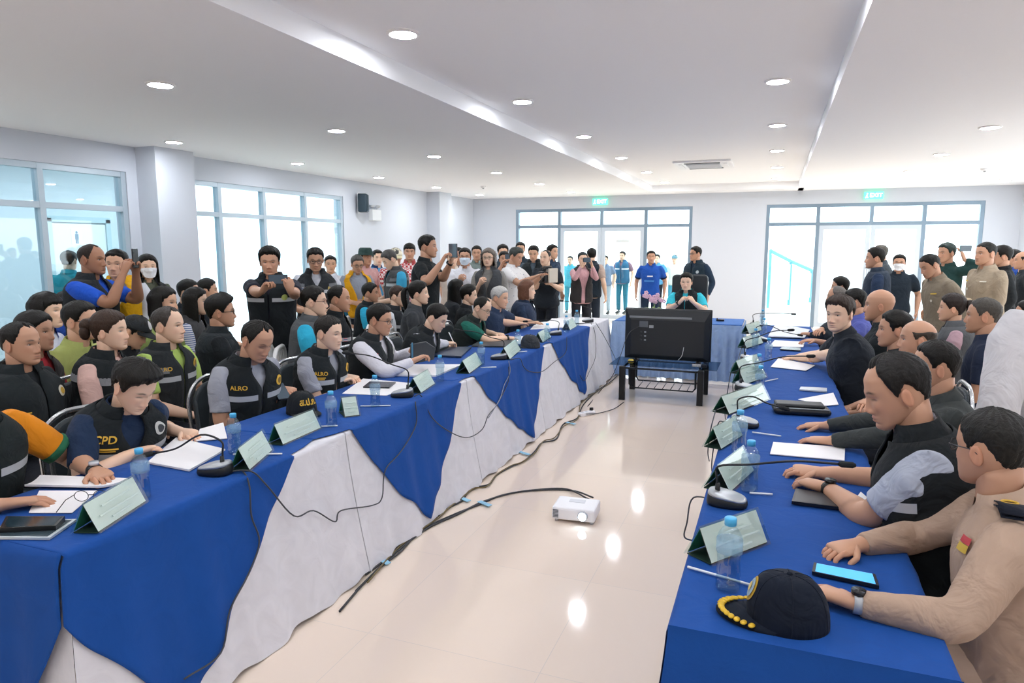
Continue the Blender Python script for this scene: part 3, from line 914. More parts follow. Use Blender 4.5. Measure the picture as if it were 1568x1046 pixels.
    if mask:
        ph, zz = np.meshgrid(np.linspace(-R(80), R(80), 22), np.linspace(-.106, -.004, 12))
        zz = zz - .012 * (np.abs(ph) / R(80)) ** 2 * np.sign(zz + .055)
        B0 = face_relief(head_surf(ph, zz), ph); dd = unit([0, 1, 0]) + 0 * B0; dd[..., 0] = B0[..., 0] * 9; dd /= np.linalg.norm(dd, axis=-1, keepdims=True)
        q = B0 + dd * .007; q[..., 1] = np.maximum(q[..., 1], (.098 - 11 * q[..., 0] ** 2))
        MB().grid(ht(q)).build('face_mask', cloth(mask), root)
    if glasses:
        gm = MB(); n = 16; a = np.arange(n + 1) * 2 * np.pi / n
        for sgn in (-1, 1):
            p = np.stack([sgn * .033 + .024 * np.cos(a), np.full(n + 1, .093) - .006 * (np.cos(a) * sgn > .5), .001 + .017 * np.sin(a)], 1)
            gm.tube(ht(p), .0016 * hs, 5, False)
            gm.tube(ht([(sgn * .057, .089, .006), (sgn * .074, .07, .008), (sgn * .080, .0, .006), (sgn * .079, -.015, -.004)]), .0017 * hs, 5)
        gm.tube(ht([(-.01, .094, .003), (0, .096, .005), (.01, .094, .003)]), .0016 * hs, 5)
        g = gm.build('glasses', mat('frame', glasses, .3), root)
        for sgn in (-1, 1):
            lm = MB(); p = np.stack([sgn * .033 + .023 * np.cos(a[:-1]), np.full(n, .0925), .001 + .0165 * np.sin(a[:-1])], 1); lm.poly(ht(p)); lm.build('lens', CLEAR, g)
    # ---- shirt
    sm = MB(); nu = (20, 26, 34)[lod]
    u = np.arange(nu) * 2 * np.pi / nu
    lo_t = -.18 if pose == 'stand' else -.12
    ts_ = np.array([lo_t, -.08, .04, .18, .32, .46, .6, .72, .82, .88, .93, .97, 1.0])
    sm.loft(bd.surf(u[None, :], ts_[:, None], .004 + .014 * smooth01(.12, -.06, ts_)[:, None]))
    for P, q, rad, E, T, sgn, S in sleeves:
        end = {'short': .74, 'elbow': .98, 'long': 1.93, 'none': .12}[sleeve]
        k = q <= end
        pts = [bd.C(.84) + np.array([sgn * .085 * sc, -.008, 0])] + list(P[k]); rs = [.050 * sc] + list(rad[k] + np.interp(q[k], [0, .3, 1, 2], [.008, .012, .011, .007]) * (1.15 if sleeve == 'short' else 1))
        e = np.array([np.interp(end, q, P[:, i]) for i in range(3)]); pts.append(e); rs.append(float(np.interp(end, q, rad)) + (.016 if sleeve == 'short' else .008))
        sm.tube(pts, rs, (10, 14, 18)[lod])
    so = sm.build('shirt', cloth(shirt), root)
    rm = so.modifiers.new('blend', 'REMESH'); rm.mode = 'VOXEL'; rm.voxel_size = (.019, .013, .0085)[lod]; rm.use_smooth_shade = True
    smd = so.modifiers.new('soften', 'SMOOTH'); smd.factor = .5; smd.iterations = (3, 5, 8)[lod]
    if lod == 2:
        tx = bpy.data.textures.get('crease') or bpy.data.textures.new('crease', 'CLOUDS'); tx.noise_scale = .075; tx.noise_depth = 2
        dp = so.modifiers.new('creases', 'DISPLACE'); dp.texture = tx; dp.strength = .008; dp.mid_level = .5; dp.texture_coords = 'LOCAL'
    if stripes: so.data.materials[0] = stripes
    if cuff:
        for P, q, rad, E, T, sgn, S in sleeves:
            cm = MB(); end = {'short': .74, 'elbow': .98, 'long': 1.93}[sleeve]
            qq = np.array([end - .10, end - .05, end + .005]); pts = np.stack([np.interp(qq, q, P[:, i]) for i in range(3)], 1)
            cm.tube(pts, np.interp(qq, q, rad) + (.0175 if sleeve == 'short' else .013), (10, 14, 18)[lod])
            cm.build('cuff', cloth(cuff), so)
    # collar
    if collar is not False:
        cm = MB(); uu = np.linspace(.30, 2 * np.pi - .30, (18, 24, 32)[lod])
        b0 = bd.surf(uu, 1.0, .006); dn = bd.D(1.0)
        ctr = bd.C(1.0); rd = b0 - ctr; rd -= np.outer(rd @ dn, dn); rd /= np.linalg.norm(rd, axis=1)[:, None]
        back = (0.5 - .5 * np.cos(uu))[:, None]
        hgt = (.022 + .018 * back) * sc
        inner = b0 - rd * .006; top = b0 - rd * .010 + dn * hgt
        outer = b0 + rd * .016 - dn * (.012 * sc + .022 * sc * (1 - back))
        cm.grid(np.array([inner, top, top + rd * .004 + dn * .001, outer]))
        cm.build('collar', cloth(collar or shirt), so)
    # ---- vest / jacket front
    if vest:
        vo = vest.get('off', .016); bd.lift = .014
        vm = MB(); nt2, nu2 = ((16, 30), (22, 40), (34, 60))[lod]
        tv = np.linspace(-.14 if pose == 'stand' else -.06, .985, nt2)
        V = vest.get('v', .74); op = vest.get('open', .30)
        P = np.zeros((nt2, nu2, 3))
        for j, t in enumerate(tv):
            d = .012 + op * float(smooth01(V, 1.05, t)) ** 1.0 + vest.get('gap', 0.0)
            uu = np.linspace(d, 2 * np.pi - d, nu2)
            P[j] = bd.surf(uu, t, vo + .010 * float(smooth01(.72, .9, t)))
        vm.grid(P)
        vob = vm.build('vest', cloth(vest['c']), root)
        sol = vob.modifiers.new('thickness', 'SOLIDIFY'); sol.thickness = .006; sol.offset = -1
        if vest.get('collar', True):
            cm = MB(); dd = .012 + op * float(smooth01(V, 1.05, 1.0))
            uu = np.linspace(dd, 2 * np.pi - dd, (18, 26, 36)[lod]); b0 = bd.surf(uu, .975, vo + .004); dn = bd.D(1.0)
            ctr = bd.C(1.0); rd = b0 - ctr; rd -= np.outer(rd @ dn, dn); rd /= np.linalg.norm(rd, axis=1)[:, None]
            cm.grid(np.array([b0, b0 - rd * .016 + dn * .03 * sc, b0 - rd * .026 + dn * .058 * sc, b0 - rd * .034 + dn * .055 * sc, b0 - rd * .03 + dn * .02 * sc]))
            cm.build('collar', cloth(vest.get('cc', vest['c'])), vob)
        po = vo + .0065
        if vest.get('yoke'):
            ym = MB(); uu = np.linspace(.5, 2 * np.pi - .5, 40); tt = np.linspace(.74, .985, 8)
            ym.grid(bd.surf(uu[None, :], tt[:, None], po - .001 + .006)); ym.build('yoke', cloth(vest['yoke']), vob)
        for k, st in enumerate(vest.get('stripe', ())):
            t, hgt, c = st
            for sgn in (1, -1):
                uu = np.linspace(sgn * .10, sgn * 1.35, 16); tt = np.linspace(t - hgt / 2 / bd.L, t + hgt / 2 / bd.L, 3)
                tt = tt[:, None] + 0 * uu[None, :]
                q = bd.surf(uu[None, :] + 0 * tt, tt, po + .010 * smooth01(.72, .9, tt))
                m = MB(); m.grid(q if sgn < 0 else q[:, ::-1]); m.build('reflective_strip', mat('reflective', c, .35, .1), vob)
    else:
        vob, po = so, .010
    for mk in marks:
        if mk[0] == 'board':
            for sgn, (_, _, _, _, _, _, S_) in ((1, sleeves[0]), (-1, sleeves[1])):
                p0 = bd.C(.985) + np.array([sgn * .085 * sc, -.012, .010]); p1 = S_ + np.array([sgn * .012, -.002, .074 * sc])
                def strip(a, b_, w, h, n=5):
                    return np.array([[p0 + (p1 - p0) * t + np.array([0, k * w, h + .010 * math.sin(math.pi * t)]) for k in (-1, -.5, 0, .5, 1)] for t in np.linspace(a, b_, n)])
                m = MB(); m.grid(strip(0, 1, .031, .0)); m.grid(strip(0, 1, .031, .007)[::-1]); bo = m.build('shoulder_board', cloth(mk[1]), so)
                bo.modifiers.new('thickness', 'SOLIDIFY').thickness = .004
                for k in range(4): MB().grid(strip(.42 + k * .14, .50 + k * .14, .030, .0095, 3)).build('gold_bar', mat('gold_thread', mk[2], .45, .2), bo)
                q = strip(.2, .2, 0, .011, 1)[0][0]; a = np.arange(17) * 2 * np.pi / 16
                MB().tube(q + np.stack([.014 * np.cos(a), .018 * np.sin(a), 0 * a], 1), .0035, 6, False).build('gold_loop', mat('gold_thread', mk[2], .45, .2), bo)
            continue
        kind, u0, t0 = mk[:3]
        m = MB()
        if kind == 'text':
            xy, f2 = text_cache(mk[3], mk[4]); bd.patch(m, u0, t0, xy, f2, po + .002); m.build('lettering', mat('print', mk[5], .6), vob, smooth=False)
        elif kind == 'disc':
            xy, f2 = disc_xy(mk[3]); bd.patch(m, u0, t0, xy, f2, po + .001); d_ = m.build('badge', mat('print', mk[4], .6), vob)
            if len(mk) > 5:
                m = MB(); xy, f2 = disc_xy(mk[3] * .62); bd.patch(m, u0, t0, xy, f2, po + .003); m.build('badge_centre', mat('print', mk[5], .6), d_)
        elif kind == 'rect':
            xy, f2 = rect_xy(mk[3], mk[4]); bd.patch(m, u0, t0, xy, f2, po + .001); m.build('patch', mat('print', mk[5], .6), vob)
        elif kind == 'lines':
            for r_ in range(mk[5]):
                xy, f2 = rect_xy(mk[3] * (1 - .2 * r_), .007, 8); bd.patch(m, u0, t0 - r_ * .024, xy, f2, po + .002)
            m.build('embroidery', mat('print', mk[4], .6), vob)
        elif kind == 'flag':
            for r_, c in enumerate(('#c8313c', '#f0f0f0', '#31407f', '#f0f0f0', '#c8313c')):
                m = MB(); hh = (.005, .005, .010, .005, .005)[r_]; yy = (.0125, .0075, 0, -.0075, -.0125)[r_]
                xy, f2 = rect_xy(mk[3], hh, 6); xy[:, 1] += yy; bd.patch(m, u0, t0, xy, f2, po + .002); m.build('flag_stripe', mat('print', c, .6), vob)
    # ---- legs
    if legs:
        lm = MB()
        lm.loft(bd.surf(u[None, :], np.array([-.25, -.2, -.12, -.05, .0])[:, None], -.008))
        for sgn in (-1, 1):
            if pose == 'sit':
                hp = np.array([sgn * .088 * sc, -.02, hipz - .02]); kn = np.array([sgn * .13 * sc, .43 * sc, seatz + .06]); an = np.array([sgn * .13 * sc, .40 * sc, .09])
            else:
                st_ = (legs if isinstance(legs, (int, float)) and not isinstance(legs, bool) else 0)
                hp = np.array([sgn * .088 * sc, 0, hipz]); an = np.array([sgn * .10 * sc, sgn * st_, .09]); kn = np.array([sgn * .10 * sc, .025 + sgn * st_ * .5, .48 * sc])
            P, q = bezier_path(hp, kn, an, 5)
            rad = np.interp(q, [0, .3, 1, 1.3, 2], [.088, .086, .066, .064, .056]) * sc * (.7 + .3 * fat)
            lm.tube(P, rad, (9, 12, 14)[lod])
            fx = an + np.array([0, -.03, -.055])
            sh = MB(); sh.tube([fx + np.array([0, -.045, .0]), fx + np.array([0, 0, .012]), fx + np.array([0, .09, .0]), fx + np.array([0, .16, -.010]), fx + np.array([0, .20, -.016])], [(.028, .03), (.038, .042), (.043, .034), (.042, .024), (.02, .012)], 9); sh.build('shoe', mat('leather', '#1b1a1a', .4), root)
        lm.build('trousers', cloth(trousers), root)
    if watch:
        P, q, rad, E, T, sgn, S = sleeves[0 if watch[0] == 'A' else 1]
        d = unit(T - E); c = T - d * .012; n_ = RZ.T @ (-info[watch[0] + 'n'])
        wm = MB(); r0 = .030 * sc
        wm.tube([c - d * .011, c + d * .011], r0 * 1.02, 16); wo = wm.build('watch', mat('strap', watch[1], .4, .2), root)
        fc = MB(); fc.tube([c + n_ * r0 * .9, c + n_ * (r0 + .009)], .019 * sc, 14, True); fc.build('dial', mat('dial', watch[2], .25, .3), wo)
    info['head'] = hw; info['scale'] = sc; info['yaw'] = yaw
    return info


def _carry_side(pts, ts):
    """side vector at the first point that parallel-transports to ts at the last"""
    T = np.gradient(pts, axis=0); T /= np.linalg.norm(T, axis=1)[:, None]
    u = np.asarray(ts, float)
    for i in range(len(pts) - 1, -1, -1):
        u = u - T[i] * (u @ T[i]); u = u / (np.linalg.norm(u) + 1e-12)
    return u


_TX = {}


def text_cache(t, size):
    if (t, size) not in _TX: _TX[(t, size)] = text_mesh(t, size, size * .02)
    return _TX[(t, size)]


for _t in (('CPD', .045), ('ALRO', .034)): text_cache(*_t)
# ---------------------------------------------------------------- tables and cloths
TX0, TX1 = -2.67, -2.035            # left tables: outer and inner (aisle) edge
BLUE, WHITEC = '#134a96', '#dddce0'
BLUEM = cloth(BLUE, .8, .12); WHITEM = cloth(WHITEC, .85, .15)


def fold(y, a=0.0): return .5 * np.sin(y * 21 + a) + .3 * np.sin(y * 37 + 1.3 + a) + .2 * np.sin(y * 9 + 2 + a)


def side_drape(y, z, off):
    """x of cloth hanging on the aisle side, flaring towards the floor"""
    d = np.clip((.75 - z) / .75, 0, 1)
    return TX1 + .012 + .13 * d ** 1.3 + .018 * fold(y) * d ** .7 + off


def folding_table(label, x0, x1, y0, y1):
    t = empty('folding_table', ((x0 + x1) / 2, (y0 + y1) / 2, 0), 0, label, 'table', 'folding tables under the cloths')
    dx, dy = (x1 - x0) / 2, (y1 - y0) / 2
    MB().box((0, 0, .725), (2 * dx - .02, 2 * dy - .02, .03)).build('table_top', mat('laminate', '#b8ab98', .5), t, smooth=False)
    for i in (-1, 1):
        for j in (-1, 1): MB().tube([(i * (dx - .06), j * (dy - .12), .71), (i * (dx - .06), j * (dy - .12), 0)], .013, 8).build('leg', mat('leg_steel', '#8a8d90', .35, .8), t)


ED = [1.39, 2.88, 4.37, 5.87, 7.37, 8.86]
WHERE = ['nearest the camera', 'second from the camera', 'in the middle of the left row', 'second from the far end', 'at the far end']
for i in range(5):
    y0, y1 = ED[i], ED[i + 1]
    folding_table('left folding table under white cloth, %s' % WHERE[i], TX0 + .02, TX1 - .01, y0, y1)
    mb = MB(); n = 70
    y = np.linspace(y0 + .004, y1 - .004, n)
    rows = [np.stack([np.full(n, x), y, np.full(n, z)], 1) for x, z in ((TX0 - .004, .45), (TX0 - .004, .735), (TX0 + .01, .7455), (-2.4, .7455), (TX1 - .01, .7455), (TX1 + .002, .744))]
    for z in np.concatenate([[.738, .725], np.linspace(.7, .012, 16)]):
        zz = np.full(n, z) + (.01 * np.sin(y * 14 + i) if z < .05 else 0)
        cw = np.clip(1 - (y - y0) / .35, 0, 1) ** 2 if i == 0 else 0 * y
        rows.append(np.stack([side_drape(y, zz, 0), y - cw * .10 * np.clip((.75 - zz) / .75, 0, 1), zz], 1))
    mb.grid(np.array(rows))
    for yy, s, on in ((y0 + .004, -1, True), (y1 - .004, 1, True)):
        x = np.linspace(TX0, TX1, 24); R_ = []
        for z in np.concatenate([[.7455, .738], np.linspace(.7, .012, 12)]):
            d = np.clip((.75 - z) / .75, 0, 1); fl = (.10 * d + .015 * fold(x * 1.1) * d) if (i == 0 and s < 0) or (i == 4 and s > 0) else 0 * x
            R_.append(np.stack([x + (x - TX0) / (TX1 - TX0) * (side_drape(np.array([yy]), np.array([z]), 0)[0] - TX1 - .0), np.full(24, yy) + s * fl, np.full(24, z)], 1))
        R_ = np.array(R_); mb.grid(R_ if s < 0 else R_[:, ::-1])
    tag(mb.build('white_tablecloth', WHITEM), 'white floor-length cloth on the left table %s' % WHERE[i], 'tablecloth', 'white cloths on the left tables')

OV = [(1.372, 1.70, 2.46, .03, 'closest to the camera, wrapping the table corner'), (2.93, 3.55, 4.25, .05, 'beside the coiled black cables'), (4.50, 5.45, 6.10, .05, 'third from the camera'), (6.36, 7.22, 7.82, .05, 'farthest from the camera')]
for i, (y0, ya, y1, za, wh) in enumerate(OV):
    n = 84; mb = MB()
    y = np.linspace(y0, y1, n)
    zl = np.interp(y, [y0, ya, y1], [.54 if i == 0 else .735, za, .735])
    b_ = np.interp(y, [y0, ya, y1], [0, 1, 0])
    zl = zl + .012 * np.sin(y * 26 + i) * np.clip(b_ * 4, 0, 1) - .05 * np.sin(b_ * np.pi) * (1 if i else .3)
    zl = np.clip(zl, .02, .738)
    yt0 = y0 if i == 0 else (y0 - .24 if i > 0 else y0)
    ytop = np.linspace(yt0 if i else y0, y1 + (.24 if i < 3 else .0), n)
    # the top covers the whole table length between neighbours, the hanging corner is narrower
    rows = []
    e = np.clip(np.minimum(ytop - y0 + .0, y1 - ytop), -1, 1)
    for x, z in ((TX0 - .012, .60), (TX0 - .012, .74), (TX0 + .004, .7525), (-2.5, .7525), (-2.2, .7525), (TX1 - .05, .7525)):
        rows.append(np.stack([np.full(n, x - .002 * i if x < TX0 + .001 else x), ytop, np.full(n, z + .0012 * i)], 1))
    rows.append(np.stack([np.full(n, TX1 - .012), y * .5 + ytop * .5, np.full(n, .7522 + .0012 * i)], 1))
    rows.append(np.stack([np.full(n, TX1 + .004), y, np.full(n, .751)], 1))
    for t in np.linspace(0, 1, 22):
        z = .746 + (zl - .746) * t
        cw = np.clip(1 - (y - y0) / .35, 0, 1) ** 2 if i == 0 else 0 * y
        d = np.clip((.75 - z) / .75, 0, 1)
        rows.append(np.stack([side_drape(y, z, .012), y - cw * (.012 * np.minimum(1, d * 20) + .10 * d), z], 1))
    mb.grid(np.array(rows))
    if i == 0:
        x = np.linspace(TX1 + .012, TX0 - .01, 40); zx = np.interp(-x, [2.02, 2.30, 2.7], [.54, .06, .5]); R_ = []
        for t in np.linspace(0, 1, 18):
            z = .752 + (zx - .752) * t; d = np.clip((.75 - z) / .75, 0, 1)
            R_.append(np.stack([x + (.13 * d ** 1.3) * (x - TX0) / (TX1 - TX0), np.full(40, y0) - .012 * np.minimum(1, d * 20) - (.10 * d + .015 * fold(x * 1.1) * d * np.clip((TX1 - x) / .1, 0, 1)), z], 1))
        mb.grid(np.array(R_))
    o = mb.build('blue_overlay_cloth', BLUEM)
    sl = o.modifiers.new('thickness', 'SOLIDIFY'); sl.thickness = .003; sl.offset = 0
    tag(o, 'royal blue overlay cloth hanging in a point, %s' % wh, 'tablecloth', 'blue overlay cloths on the left tables')

RX_0, RX_1 = -.205, .43
RED = [1.63, 3.42, 5.15, 6.9, 8.72]
RW = ['nearest the camera', 'second from the camera', 'third from the camera', 'farthest from the camera']
for i in range(4):
    y0, y1 = RED[i], RED[i + 1]
    folding_table('right folding table under blue cloth, %s' % RW[i], RX_0 + .01, RX_1 - .01, y0 + .01, y1 - .01)
    mb = MB(); n = 60; up = .002 * (3 - i)
    y = np.linspace(y0, y1 + (.03 if i < 3 else 0), n); rows = []
    for x, s in ((RX_0, -1),):
        for z in np.linspace(.08, .74, 14):
            d = (.75 - z) / .75
            cw = np.clip(1 - (y - y0) / .3, 0, 1) ** 2 if i == 0 else 0 * y
            rows.append(np.stack([x - .004 - .10 * d ** 1.3 - .014 * fold(y) * d * (1 - cw), y - cw * .09 * d, np.full(n, z)], 1))
    for x, z in ((RX_0 + .003, .750), (RX_0 + .02, .7525), (.1, .7525), (RX_1 - .02, .7525), (RX_1 - .003, .750)): rows.append(np.stack([np.full(n, x), y, np.full(n, z + up)], 1))
    for z in np.linspace(.74, .35, 8): rows.append(np.stack([RX_1 + .004 + .02 * (.75 - z) + .006 * fold(y), y, np.full(n, z)], 1))
    mb.grid(np.array(rows)[:, ::-1])
    if i == 0 or i == 3:
        yy = y0 if i == 0 else y1; s = -1 if i == 0 else 1
        x = np.linspace(RX_0, RX_1, 40); R_ = []
        for z in np.concatenate([[.7525 + up, .748, .735], np.linspace(.7, .08, 12)]):
            d = max(0, (.75 - z) / .75)
            R_.append(np.stack([x - .10 * d ** 1.3 * (RX_1 - x) / (RX_1 - RX_0), yy + s * (.09 * d + .012 * fold(x * 1.2) * d * np.clip((x - RX_0) / .1, 0, 1)) + 0 * x, np.full(40, z)], 1))
        mb.grid(np.array(R_) if s < 0 else np.array(R_)[:, ::-1])
    tag(mb.build('blue_tablecloth', BLUEM), 'royal blue cloth over the right table %s' % RW[i], 'tablecloth', 'blue cloths on the right tables')

# head table with pleated pale blue skirt
HT = (-1.93, -.34, 8.78, 9.5, .735)
t = empty('head_table', ((HT[0] + HT[1]) / 2, (HT[2] + HT[3]) / 2, 0), 0, 'head table with blue top and pale blue pleated skirt behind the television', 'table')
hx, hy = (HT[1] - HT[0]) / 2, (HT[3] - HT[2]) / 2
MB().box((0, 0, HT[4] - .015), (2 * hx, 2 * hy, .03)).build('table_top', cloth('#4a76b8', .8), t, smooth=False, bevel=.008)
per = [(-hx, hy), (-hx, -hy), (hx, -hy), (hx, hy)]
pts = []
for (ax, ay), (bx_, by_) in zip(per[:-1], per[1:]):
    m = int(math.hypot(bx_ - ax, by_ - ay) / .012)
    for k in range(m):
        pts.append((ax + (bx_ - ax) * k / m, ay + (by_ - ay) * k / m))
pts = np.array(pts); nn = len(pts); s_ = np.arange(nn) * .012
nrm = np.zeros((nn, 2)); nrm[:, 0] = np.where(pts[:, 0] <= -hx + 1e-6, -1, np.where(pts[:, 0] >= hx - 1e-6, 1, 0)); nrm[:, 1] = np.where(pts[:, 1] <= -hy + 1e-6, -1, 0)
R_ = []
for z in np.linspace(HT[4] - .012, .02, 8):
    d = (HT[4] - z) / HT[4]; w = (.006 + .016 * d) * np.sin(s_ * 2 * np.pi / .1 + .8 * np.sin(s_ * 5) * d) + .015 + .03 * d
    R_.append(np.stack([pts[:, 0] + nrm[:, 0] * w, pts[:, 1] + nrm[:, 1] * w, np.full(nn, z)], 1))
MB().grid(np.array(R_)[::-1]).build('skirt', cloth('#9db8de', .8), t)

# ---------------------------------------------------------------- television on its glass stand
BLK = mat('black_plastic', '#14171a', .35); BLKM = mat('black_metal', '#16181a', .4, .3)
tv = empty('television', (-1.10, 7.78, -.205), 0, 'flat television on a glass stand seen from behind, facing the chairman', 'television')
MB().box((0, .03, .905), (1.0, .03, .585)).build('screen_panel', BLK, tv, smooth=False, bevel=.006)
MB().box((0, .048, .905), (.97, .006, .555)).build('screen', mat('screen', '#0b1a26', .1, emit=0), tv, smooth=False)
bk = MB(); ring = lambda w, h, y, z0: [(-w, y, z0 - h), (w, y, z0 - h), (w, y, z0 + h), (-w, y, z0 + h)]
bk.loft([ring(.49, .285, .015, .905), ring(.485, .28, -.008, .905), ring(.43, .21, -.035, .87), ring(.42, .20, -.038, .87)])
bk.build('back_cover', mat('tv_back', '#1b1f22', .45), tv, smooth=False)
MB().box((-.08, -.036, 1.10), (.72, .01, .022)).build('trim_strip', mat('trim_grey', '#8b8f92', .35, .3), tv, smooth=False)
MB().box((0, -.030, .715), (.86, .01, .006)).build('seam', mat('trim_grey', '#6b6f72', .35, .3), tv, smooth=False)
MB().box((-.27, -.042, 1.02), (.1, .006, .07)).build('rating_plate', mat('plate_grey', '#5d6267', .5), tv, smooth=False)
MB().box((-.18, -.042, .995), (.05, .006, .03)).build('sticker', mat('sticker_grey', '#a5a8aa', .5), tv, smooth=False)
for k in range(6): MB().box((-.30 + (k % 2) * .05, -.042, .93 - (k // 2) * .045), (.022, .008, .016)).build('port', mat('port', '#9aa0a4' if k % 2 else '#2a2d30', .4), tv, smooth=False)
for x in (-.36, .36): MB().box((x, .0, .598), (.05, .22, .016)).box((x, .02, .62), (.03, .03, .06)).build('foot', BLKM, tv, smooth=False)
st = empty('television_stand', (-1.10, 7.72, 0), 0, 'black metal television stand with a glass shelf', 'stand')
st.scale = (1, 1, .67); tv.scale = (.965, 1, 1)
MB().box((0, -.02, .572), (1.16, .56, .012)).build('glass_shelf', glass_material('smoked_glass', '#b9cbd8', .10), st, smooth=False)
for x in (-.42, .42):
    for y in (-.33, .27): MB().box((x, y, .283), (.065, .05, .566)).build('leg', BLKM, st, smooth=False, bevel=.004)
for y in (-.30, .24): MB().tube([(-.42, y, .53), (.42, y, .53)], .016, 6).build('crossbar', BLKM, st)
for x in (-.42, .42): MB().tube([(x, -.33, .54), (x, .27, .54)], .014, 6).build('side_bar', BLKM, st)
a = [(-.36, .2, .53), (-.36, .18, .26), (-.33, .17, .20), (.33, .17, .20), (.36, .18, .26), (.36, .2, .53)]
MB().tube(a, .012, 7).build('basket_rail', BLKM, st)
a = [(-.36, -.25, .53), (-.36, -.22, .24), (-.33, -.21, .18), (.33, -.21, .18), (.36, -.22, .24), (.36, -.25, .53)]
MB().tube(a, .012, 7).build('basket_rail', BLKM, st)
for k in range(7):
    x = -.27 + k * .09; MB().tube([(x, .17, .2), (x, -.21, .18)], .005, 5).build('basket_wire', BLKM, st)
bd_ = empty('stand_clamp', (-1.46, 7.55, .389), 0, 'small yellow clamp on the left end of the glass shelf', 'clamp')
MB().lathe([(.02, 0), (.035, .01), (.035, .035), (.02, .045)], 12).build('knob', mat('yellow_plastic', '#c9b24a', .4), bd_)
MB().lathe([(.037, .016), (.038, .03)], 12).build('band', BLK, bd_)
bd_ = empty('stand_clamp', (-.74, 7.55, .389), 0, 'small silver bracket on the right end of the glass shelf', 'clamp')
MB().box((0, 0, .02), (.1, .05, .035)).build('block', mat('steel', '#c8ccd0', .25, 1.0), bd_, smooth=False, bevel=.006)
MB().box((.075, 0, .015), (.05, .04, .03)).build('tail', BLK, bd_, smooth=False)

# ---------------------------------------------------------------- chairs
CHROME = mat('chair_chrome', '#c3c6c9', .25, .9); VINYL = mat('black_vinyl', '#3c4448', .45, bump=.15, bscale=120); PLAST = mat('white_plastic', '#f2f2f0', .4)


def arc_back(w, z0, z1, r, y, n=8):
    """rounded-top outline of a chair back"""
    p = [(-w, y, z0)]
    for k in range(n + 1):
        a = math.pi - k * math.pi / 2 / n; p.append((-w + r + r * math.cos(a), y - .04, z1 - r + r * math.sin(a)))
    for k in range(n + 1):
        a = math.pi / 2 - k * math.pi / 2 / n; p.append((w - r + r * math.cos(a), y - .04, z1 - r + r * math.sin(a)))
    return p + [(w, y, z0)]


def make_banquet():
    t = empty('banquet_chair', (0, 0, 0))
    mb = MB(); mb.box((0, .02, .415), (.43, .43, .065)); mb.build('seat', VINYL, t, smooth=False, bevel=.025)
    b1 = arc_back(.19, .50, .90, .13, -.20); P = np.array(b1); mb = MB()
    mb.poly(P + np.array([0, -.004, 0]), .035, (0, 1, 0)); mb.build('backrest', VINYL, t, smooth=False, bevel=.012)
    MB().tube(arc_back(.215, .42, .93, .15, -.195), .012, 8).build('back_frame', CHROME, t)
    MB().box((0, .02, .375), (.42, .42, .02)).build('seat_frame', CHROME, t, smooth=False)
    for i in (-1, 1):
        for y0, y1 in ((.21, .24), (-.19, -.26)): MB().tube([(i * .205, y0, .40), (i * .21, y1, .0)], .012, 8).build('leg', CHROME, t)
    return t


def make_plastic():
    t = empty('plastic_chair', (0, 0, 0))
    MB().box((0, .02, .425), (.44, .42, .03)).build('seat', PLAST, t, smooth=False, bevel=.012)
    MB().tube(arc_back(.20, .44, .86, .12, -.19), .02, 8).build('back_frame', PLAST, t)
    for k in range(5):
        x = -.13 + k * .065; MB().box((x, -.215, .64), (.036, .014, .40), M=rotx(R(5))).build('slat', PLAST, t, smooth=False)
    for i in (-1, 1):
        MB().tube([(i * .21, -.2, .64), (i * .25, .05, .65), (i * .245, .19, .60), (i * .22, .2, .43)], .018, 8).build('armrest', PLAST, t)
        for y0, y1 in ((.2, .24), (-.18, -.26)): MB().tube([(i * .19, y0, .42), (i * .22, y1, .0)], [.022, .016], 8).build('leg', PLAST, t)
    return t


_proto = {}


def chair_for(info, kind, label, group, shift=0.0):
    if kind not in _proto:
        o = _proto[kind] = make_banquet() if kind == 'banquet' else make_plastic()
    else:
        o = copy_tree(_proto[kind])
    f = np.array([math.cos(R(info['yaw'])), math.sin(R(info['yaw'])), 0])
    p = info['loc'] + f * (.06 + shift)
    o.location = p; o.rotation_euler = (0, 0, R(info['yaw'] - 90))
    tag(o, label, 'chair', group)
    return o


# ---------------------------------------------------------------- small things on the tables
PET = glass_material('pet_plastic', '#f4fafc', .13); CAPB = mat('blue_cap', '#4fb4e6', .4); LABB = mat('bottle_label', '#a9d4f0', .4, alpha=.28)
WAT = glass_material('water', '#f0f7fa', .06)
_b = {}


def bottle(label, p, h=.185, cap=True, group='water bottles on the tables'):
    k = h / .185
    if 'shell' not in _b:
        n = 18
        prof = [(.001, .0), (.026, .0), (.030, .008), (.0305, .03), (.029, .036), (.0305, .042), (.0295, .055), (.0275, .072), (.0275, .078), (.0305, .098), (.031, .125), (.029, .142), (.020, .158), (.0125, .166), (.012, .172)]
        _b['shell'] = MB().lathe(prof, n).mesh('shell'); _b['shell'].materials.append(PET)
        _b['bottle_cap'] = MB().lathe([(.0145, .168), (.0148, .185), (.013, .187), (.001, .187)], 14).mesh('bottle_cap'); _b['bottle_cap'].materials.append(CAPB)
        _b['label_band'] = MB().lathe([(.0316, .100), (.0318, .132)], n).mesh('label_band'); _b['label_band'].materials.append(LABB)
        _b['water'] = MB().lathe([(.001, .003), (.027, .004), (.0285, .02), (.0265, .075), (.028, .095), (.001, .0955)], n).mesh('water'); _b['water'].materials.append(WAT)
        for m in _b.values(): m.polygons.foreach_set('use_smooth', [True] * len(m.polygons))
    t = empty('water_bottle', p, random.random() * 6, label, 'bottle', group)
    t.scale = (k, k, k)
    for nm in ('shell', 'bottle_cap', 'label_band', 'water'):
        o = bpy.data.objects.new(nm, _b[nm]); COL.objects.link(o); o.parent = t
    return t


